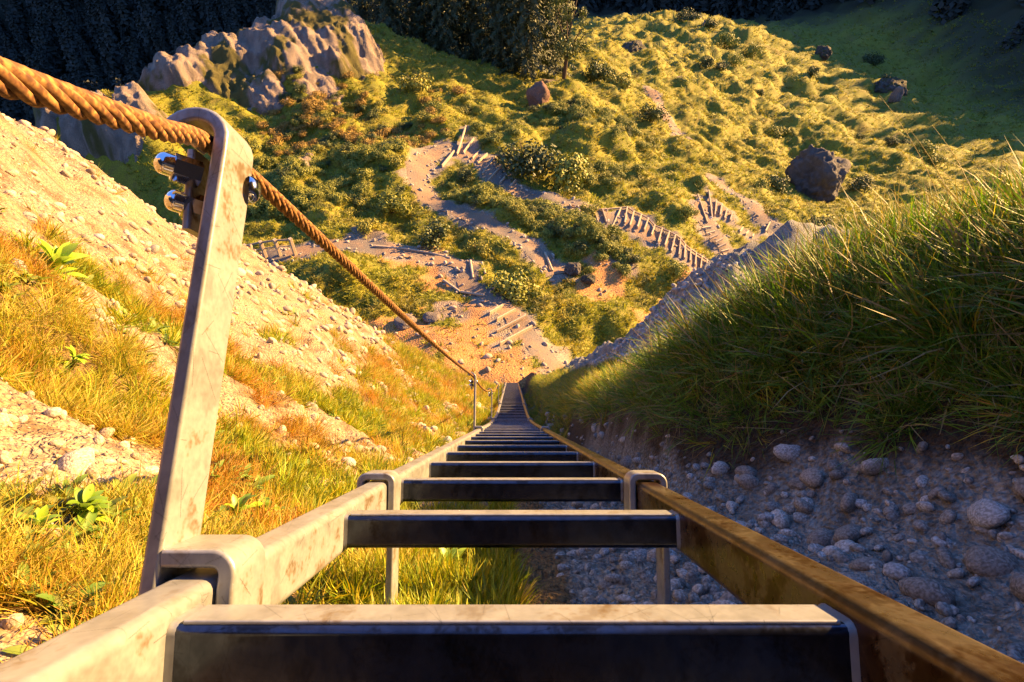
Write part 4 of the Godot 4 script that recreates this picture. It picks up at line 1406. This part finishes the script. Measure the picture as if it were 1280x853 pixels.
func build_rocks(slope: Node3D) -> void:
	build_knoll()
	var vars := [rock_mesh(4, 311, 0.34, Color(0.15, 0.14, 0.12), Color(0.085, 0.08, 0.07), Color(0.09, 0.085, 0.015, 1)), rock_mesh(4, 312, 0.32, Color(0.19, 0.17, 0.15), Color(0.11, 0.10, 0.085)), rock_mesh(3, 313, 0.2, Color(0.36, 0.30, 0.25), Color(0.24, 0.2, 0.17)), rock_mesh(3, 314, 0.2, Color(0.42, 0.22, 0.14), Color(0.30, 0.17, 0.12))]
	for k in ROCKS.size():
		var q: Array = ROCKS[k]
		var vi: int = 3 if k == 0 else (2 if k in [3, 5, 7, 8, 9, 10] else k % 2)
		var sz := Vector3(q[2] * 1.1, q[3] * 0.78, q[2])
		var o := put("boulder", vars[vi], M.rock, null, Transform3D(Basis(Vector3.UP, k * 2.1).scaled_local(sz), gp(q[0], q[1], q[3] * 0.36)))
		tag(o, q[4], "rock", "boulders on the hillside")
	# stones that can be told apart on the near banks
	var stone := [rock_mesh(2, 321, 0.12, Color(0.62, 0.56, 0.48), Color(0.5, 0.44, 0.36), Color(0, 0, 0, 0), 4), rock_mesh(2, 322, 0.12, Color(0.45, 0.36, 0.26), Color(0.36, 0.28, 0.2), Color(0, 0, 0, 0), 4)]
	for k in STONES.size():
		var q: Array = STONES[k]
		var o := put("stone", stone[1 if k > 3 else 0], M.pebble, null, Transform3D(Basis(Vector3.UP, k * 1.7).scaled_local(Vector3(q[2] * 1.3, q[2] * 0.75, q[2])), slope_p(q[0], q[1], q[2] * 0.35)))
		tag(o, q[3], "stone", "loose stones on the sunny bank")
	# cobbles of the conglomerate: the largest as parts of the slope, the rest as gravel
	rng.seed = 88
	var pm := []
	for k in 6:
		var t: float = [0.66, 0.50, 0.38, 0.60, 0.30, 0.42][k]
		var w: Color = [Color(1, 0.97, 0.92), Color(0.95, 0.98, 1.0), Color(1, 0.95, 0.88), Color(0.9, 0.96, 1.0), Color(1, 0.96, 0.9), Color(1, 0.92, 0.82)][k]
		pm.append(rock_mesh(1, 330 + k, 0.13, Color(t * w.r, t * w.g, t * w.b), Color(t * w.r * 0.8, t * w.g * 0.8, t * w.b * 0.8), Color(0, 0, 0, 0), 5))
	var placed := 0
	while placed < 240:
		var d := exp(rng.randf_range(log(0.5), log(2.6)))
		var x := rng.randf_range(0.2, 1.28)
		if x > 0.35 + d * 0.9: continue
		var nn := slope_macro(d, x)
		if right_grass(d, x, nn) > 0.3: continue
		var r := 0.009 + 0.027 * pow(rng.randf(), 1.7)
		if x < 0.3 and r > 0.018: continue
		var bs := Basis(lad_n(d), rng.randf() * TAU) * Basis(Vector3.RIGHT, rng.randf_range(-0.5, 0.5))
		put("pebble", pm[rng.randi() % 5], M.pebble, slope, Transform3D(bs.scaled_local(Vector3(r * rng.randf_range(1.1, 1.7), r * rng.randf_range(0.6, 0.9), r)), slope_p(d, x, r * 0.15)))
		placed += 1
	placed = 0
	while placed < 60:
		var d := exp(rng.randf_range(log(0.9), log(7.0)))
		var x := -rng.randf_range(0.4, 3.9)
		if -x > 0.3 + d * 0.9: continue
		if left_grass(d, x, slope_macro(d, x)) > 0.3: continue
		var r := (0.006 + 0.02 * pow(rng.randf(), 2.5)) * (0.7 + 0.3 * d)
		put("pebble", pm[[0, 2, 5][rng.randi() % 3]], M.pebble, slope, Transform3D(Basis(rand_dir(), rng.randf() * TAU).scaled_local(Vector3(r * 1.3, r * 0.8, r)), slope_p(d, x, r * 0.2)))
		placed += 1
	var tr := [[], []]
	var cl := [[], []]
	for k in 9000:
		var d := exp(rng.randf_range(log(0.45), log(9.0)))
		var x := rng.randf_range(0.1, 2.6)
		var nn := slope_macro(d, x)
		if right_grass(d, x, nn) > 0.4: continue
		var r := (0.003 + 0.010 * pow(rng.randf(), 2.0)) * (0.8 + 0.35 * d)
		var bs := Basis(rand_dir(), rng.randf() * TAU).scaled_local(Vector3(r * 1.4, r * 0.75, r))
		tr[0].append(Transform3D(bs, slope_p(d, x, r * 0.1)))
		var g := rng.randf_range(0.5, 1.2)
		cl[0].append(Color(g, g * 0.99, g * 0.95))
	for k in 15000:
		var d := exp(rng.randf_range(log(0.6), log(20.0)))
		var x := -rng.randf_range(0.3, 4.6)
		if left_grass(d, x, slope_macro(d, x)) > 0.42: continue
		if noise_mid.get_noise_2d(x * 1.4 + 90.0, d * 1.1) < 0.05 and rng.randf() < 0.8: continue
		var r := (0.0025 + 0.016 * pow(rng.randf(), 3.2)) * (0.7 + 0.3 * d)
		var bs := Basis(rand_dir(), rng.randf() * TAU).scaled_local(Vector3(r * 1.4, r * 0.8, r))
		tr[1].append(Transform3D(bs, slope_p(d, x, r * 0.1)))
		var g := rng.randf_range(0.55, 1.2)
		cl[1].append(Color(g, g * 0.86, g * 0.68))
	var trp := []; var clp := []
	for P in [PATH_A, PATH_B, PATH_C, PATH_D, PATH_E]:
		for k in P.size() - 1:
			var dl := Vector2(P[k + 1][0] - P[k][0], P[k + 1][1] - P[k][1])
			for i in int(dl.length() * 15.0):
				var u := rng.randf()
				var w := rng.randf_range(0.35, 0.85) * (1.0 if rng.randf() < 0.5 else -1.0)
				if rng.randf() < 0.3: w *= 0.5
				var side := Vector2(-dl.y, dl.x).normalized() * w
				var px: float = P[k][0] + dl.x * u + side.x
				var pf: float = P[k][1] + dl.y * u + side.y
				var r := 0.02 + 0.10 * pow(rng.randf(), 5.0)
				trp.append(Transform3D(Basis(rand_dir(), rng.randf() * TAU).scaled_local(Vector3(r * 1.4, r * 0.8, r)), gp(px, pf, 0.03 + r * 0.1)))
				var g := rng.randf_range(0.45, 1.0)
				clp.append(Color(g, g * 0.9, g * 0.78))
	for b in BLOBS:
		for i in int(b[2] * b[2] * 15.0):
			var a := rng.randf() * TAU
			var rr: float = b[2] * sqrt(rng.randf())
			var r := 0.02 + 0.13 * pow(rng.randf(), 7.0)
			trp.append(Transform3D(Basis(rand_dir(), rng.randf() * TAU).scaled_local(Vector3(r * 1.4, r * 0.8, r)), gp(b[0] + cos(a) * rr, b[1] + sin(a) * rr, r * 0.1)))
			var g := rng.randf_range(0.45, 1.0)
			clp.append(Color(g, g * 0.8, g * 0.62))
	scatter("gravel", pm[0], M.pebble, trp, clp, "loose stones strewn along the paths and over the sand", "gravel")
	scatter("gravel", pm[1], M.pebble, tr[0], cl[0], "", "", slope)
	scatter("gravel", pm[0], M.pebble, tr[1], cl[1], "", "", slope)
	# broad-leaved plants
	var lm := [leaf_mesh(0.25), leaf_mesh(0.5)]
	for k in LEAFY.size():
		var q: Array = LEAFY[k]
		var o := base("broadleaf_plant", slope_p(q[0], q[1], 0.0))
		tag(o, q[3], "plant", "broad-leaved plants on the sunny bank")
		var up := (slope_normal(q[0], q[1]) + Vector3.UP * 0.4).normalized()
		var cnt := 26 if k == 0 else 18
		for i in cnt:
			var a := i * 2.4 + rng.randf() * 0.5
			var bs := upright(Vector3.ZERO, up, Vector3.ONE).basis
			bs = Basis(up, a) * bs * Basis(Vector3.RIGHT, -rng.randf_range(0.1, 1.1))
			var ln: float = q[2] * rng.randf_range(0.6, 1.1)
			put("leaf", lm[i % 2], M.broad if k < 2 or i % 3 == 0 else M.broad_dark, o, Transform3D(bs.scaled_local(Vector3(ln * 1.15, ln, ln)), up * q[2] * rng.randf_range(0.05, 0.75)))

func weed_mesh(sd: int) -> ArrayMesh:
	rng.seed = sd
	var mb := MB.new()
	var lf := leaf_mesh(0.35)
	var av: PackedVector3Array = lf.surface_get_arrays(0)[Mesh.ARRAY_VERTEX]
	var an: PackedVector3Array = lf.surface_get_arrays(0)[Mesh.ARRAY_NORMAL]
	var ai: PackedInt32Array = lf.surface_get_arrays(0)[Mesh.ARRAY_INDEX]
	for k in 11:
		var b := Basis(Vector3.UP, k * 2.4 + rng.randf()) * Basis(Vector3.RIGHT, -rng.randf_range(0.0, 0.9))
		var s := rng.randf_range(0.5, 1.0)
		var g := rng.randf_range(0.7, 1.3)
		var off := Vector3(rng.randf_range(-0.35, 0.35), rng.randf_range(0.0, 0.35), rng.randf_range(-0.35, 0.35))
		var first := mb.v.size()
		for i in av.size(): mb.vert(b * (av[i] * s) + off, b * an[i], Color(g, g, g))
		for i in range(0, ai.size(), 3): mb.tri(first + ai[i], first + ai[i + 1], first + ai[i + 2])
	return mb.mesh()

func build_grass() -> void:
	var weeds := weed_mesh(98)
	rng.seed = 99
	var tr_w := []; var c_w := []
	for k in 2600:
		var d := exp(rng.randf_range(log(0.6), log(6.0)))
		var x := -rng.randf_range(0.05, minf(3.0, 0.35 + d * 0.95))
		var nm := slope_macro(d, x)
		if left_grass(d, x, nm) < 0.2: continue
		if noise_mid.get_noise_2d(x * 1.2 + 60.0, d * 1.2) + (0.2 if d < 1.7 and x > -1.0 else -0.05) < 0.1: continue
		var s := rng.randf_range(0.022, 0.05) * (0.85 + 0.15 * d)
		tr_w.append(upright(slope_p(d, x, 0.0), slope_normal(d, x) + Vector3.UP * 0.5 + rand_dir() * 0.3, Vector3(s, s, s)))
		var g := rng.randf_range(0.7, 1.3)
		c_w.append(Color(0.17 * g * rng.randf_range(0.7, 1.4), 0.24 * g, 0.03 * g))
	scatter("weeds", weeds, M.grass, tr_w, c_w, "low leafy weeds among the grass of the sunlit left bank", "weeds")
	var dry := [Color(0.50, 0.34, 0.07), Color(0.42, 0.31, 0.05), Color(0.34, 0.29, 0.03), Color(0.46, 0.25, 0.05), Color(0.26, 0.27, 0.02)]
	var green := [Color(0.14, 0.22, 0.012), Color(0.20, 0.27, 0.015), Color(0.27, 0.28, 0.018), Color(0.10, 0.17, 0.010)]
	var lush := [Color(0.06, 0.16, 0.008), Color(0.09, 0.20, 0.010), Color(0.12, 0.22, 0.012), Color(0.05, 0.12, 0.008), Color(0.07, 0.17, 0.010), Color(0.18, 0.21, 0.03), Color(0.28, 0.24, 0.11)]
	var tuft_dry := tuft_mesh(24, 0.3, 0.022, 0.75, dry)
	var tuft_green := tuft_mesh(20, 0.24, 0.034, 0.6, green)
	var tuft_lush := tuft_mesh(22, 0.45, 0.02, 0.85, lush)
	var tuft_sunlit := tuft_mesh(16, 0.3, 0.018, 0.8, [Color(0.33, 0.40, 0.02), Color(0.28, 0.37, 0.018), Color(0.44, 0.42, 0.022), Color(0.44, 0.32, 0.03), Color(0.40, 0.20, 0.04), Color(0.20, 0.27, 0.015)])  # crest sunlight painted into the yellow blades, mixed with dry ones
	var tr_d := []; var c_d := []; var tr_g := []; var c_g := []
	var tries := 0
	while tr_d.size() + tr_g.size() < 19000 and tries < 200000:
		tries += 1
		var d := exp(rng.randf_range(log(0.5), log(21.0)))
		var x := -rng.randf_range(0.0, minf(5.2, 0.35 + d * 0.98))
		if x > -0.3 and d > 3.0: continue
		var nm := slope_macro(d, x)
		if left_grass(d, x, nm) < rng.randf_range(0.28, 0.55): continue
		var hid := false
		for q in LEAFY:
			if absf(q[0] - d) < q[2] * 1.3 and absf(q[1] - x) < q[2] * 1.0: hid = true
		if hid and rng.randf() < 0.85: continue
		var h := rng.randf_range(0.035, 0.10) * (0.75 + 0.18 * d)
		h = minf(h, 0.32)
		if absf(x) < 0.36: h = minf(h, 0.15)
		var up := slope_normal(d, x) * 0.6 + Vector3.UP * 0.6 + rand_dir() * 1.0
		var t := upright(slope_p(d, x, -0.004), up, Vector3(h, h, h))
		var f := rng.randf_range(0.75, 1.2)
		var gn := noise_low.get_noise_2d(x * 1.7 + 30.0, d * 1.2) + (0.35 if absf(x) < 0.7 else 0.0)
		if gn + rng.randf_range(-0.25, 0.25) > 0.12:
			tr_g.append(t); c_g.append(Color(f * rng.randf_range(1.1, 1.6), f * 1.15, f))
		else:
			
			var hot := clampf(0.5 + noise_mid.get_noise_2d(x * 1.5 + 11.0, d * 1.5) * 1.8, 0.0, 1.0)
			tr_d.append(t); c_d.append(Color(f * lerpf(0.95, 1.05, hot), f * lerpf(1.08, 0.72, hot), f * lerpf(0.9, 0.7, hot)))
	scatter("grass", tuft_dry, M.grass, tr_d, c_d, "dry golden grass tufts over the sunlit left bank", "grass")
	scatter("grass", tuft_green, M.grass, tr_g, c_g, "fresh green grass patches on the sunlit left bank and under the rungs", "grass")
	# right bank: long grass
	var tr_l := []; var c_l := []; var tr_o := []; var c_o := []
	tries = 0
	while tr_l.size() + tr_o.size() < 21000 and tries < 200000:
		tries += 1
		var d := exp(rng.randf_range(log(0.7), log(17.0)))
		var x := rng.randf_range(0.5, 3.9) if d < 4.0 else rng.randf_range(0.34, 1.4)
		if x > 0.9 + d * 1.25: continue
		var nm := slope_macro(d, x)
		if right_grass(d, x, nm) < rng.randf_range(0.5, 0.95): continue
		var crest := smoothstep(1.5, 2.3, x) + smoothstep(3.0, 4.5, d) * 0.7
		var h := rng.randf_range(0.08, 0.24) * (1.0 + 0.35 * smoothstep(1.8, 2.6, x))
		if nm < 0.25 or d > 2.6: h *= 0.65
		var up := slope_normal(d, x) * 0.5 + Vector3.UP * 0.6 + rand_dir() * 0.75
		var t := upright(slope_p(d, x, -0.006), up, Vector3(h, h, h))
		var f := rng.randf_range(0.7, 1.25)
		if rng.randf() < crest * 0.75 + 0.12:
			tr_o.append(t); c_o.append(Color(f, f, f))
		else:
			tr_l.append(t); c_l.append(Color(f, f, f))
	scatter("grass", tuft_lush, M.grass, tr_l, c_l, "long green grass hanging over the shaded right bank", "grass")
	scatter("grass", tuft_sunlit, M.grass, tr_o, c_o, "crest grass of the right bank with backlit gold put into the blade colour", "grass")
	# saddle and pasture
	var far_a := tuft_mesh(10, 0.4, 0.12, 0.5, [Color(0.25, 0.27, 0.010), Color(0.31, 0.31, 0.012), Color(0.20, 0.23, 0.009)])
	var far_b := tuft_mesh(10, 0.4, 0.12, 0.6, [Color(0.36, 0.28, 0.016), Color(0.33, 0.26, 0.014), Color(0.26, 0.25, 0.012)])
	var tr_a := []; var c_a := []; var tr_b := []; var c_b := []
	for k in 115000:
		var f := exp(rng.randf_range(log(15.0), log(165.0)))
		var x := rng.randf_range(-0.62, 0.85) * (f + 6.0)
		if x < -29.0 or x > 100.0: continue
		var mk := mask_at(x, f)
		if mk == 1: continue
		if mk > 1 and rng.randf() < 0.94: continue
		if f > 150.0 and rng.randf() < 0.7: continue
		var h := rng.randf_range(0.10, 0.22) * (0.8 + 0.008 * f)
		var t := upright(gp(x, f, -0.02), Vector3.UP + rand_dir() * 0.4, Vector3(h * 1.3, h, h * 1.3))
		var g := rng.randf_range(0.8, 1.15) * (1.0 - 0.45 * smoothstep(0.1, 0.3, noise_fine.get_noise_2d(x * 0.14 + 33.0, f * 0.14)))
		if noise_mid.get_noise_2d(x * 0.3, f * 0.3) + rng.randf_range(-0.3, 0.3) > 0.16:
			tr_b.append(t); c_b.append(Color(g, g, g))
		else:
			tr_a.append(t); c_a.append(Color(g, g, g))
	scatter("grass", far_a, M.grass, tr_a, c_a, "yellow green grass of the saddle and pasture", "grass")
	scatter("grass", far_b, M.grass, tr_b, c_b, "rust tinged grass patches of the saddle and pasture", "grass")
	# single stalks rising over the right crest
	for q in [[2.2, 1.76, 0.80, "long pale grass stalk arching high above the right crest"], [2.0, 1.72, 0.5, "short seed stalk rising over the right edge of the crest"], [2.1, 1.72, 0.55, "thin bent seed stalk right of the long arching stalk"]]:
		var mb := MB.new()
		var root := slope_p(q[0], q[1], -0.01)
		var pts := []; var e1 := []; var e2 := []
		for k in 9:
			var t := k / 8.0
			pts.append(lad_n(q[0]) * (t * q[2]) + Vector3(-0.28 * t * t * q[2], 0, 0) + Vector3(0, -0.05 * t * t * q[2], 0))
			e1.append(Vector3.RIGHT); e2.append(Vector3.BACK)
		sweep(mb, pts, e1, e2, ring_prof(0.0018, 5), true, [1.2, 1.2, 1.1, 1, 1, 0.9, 0.8, 0.7, 0.5], Color(0.45, 0.36, 0.14))
		var o := put("grass_stalk", mb.mesh(), M.grass, null, Transform3D(Basis.IDENTITY, root))
		tag(o, q[3], "grass stalk", "grass stalks on the crest")
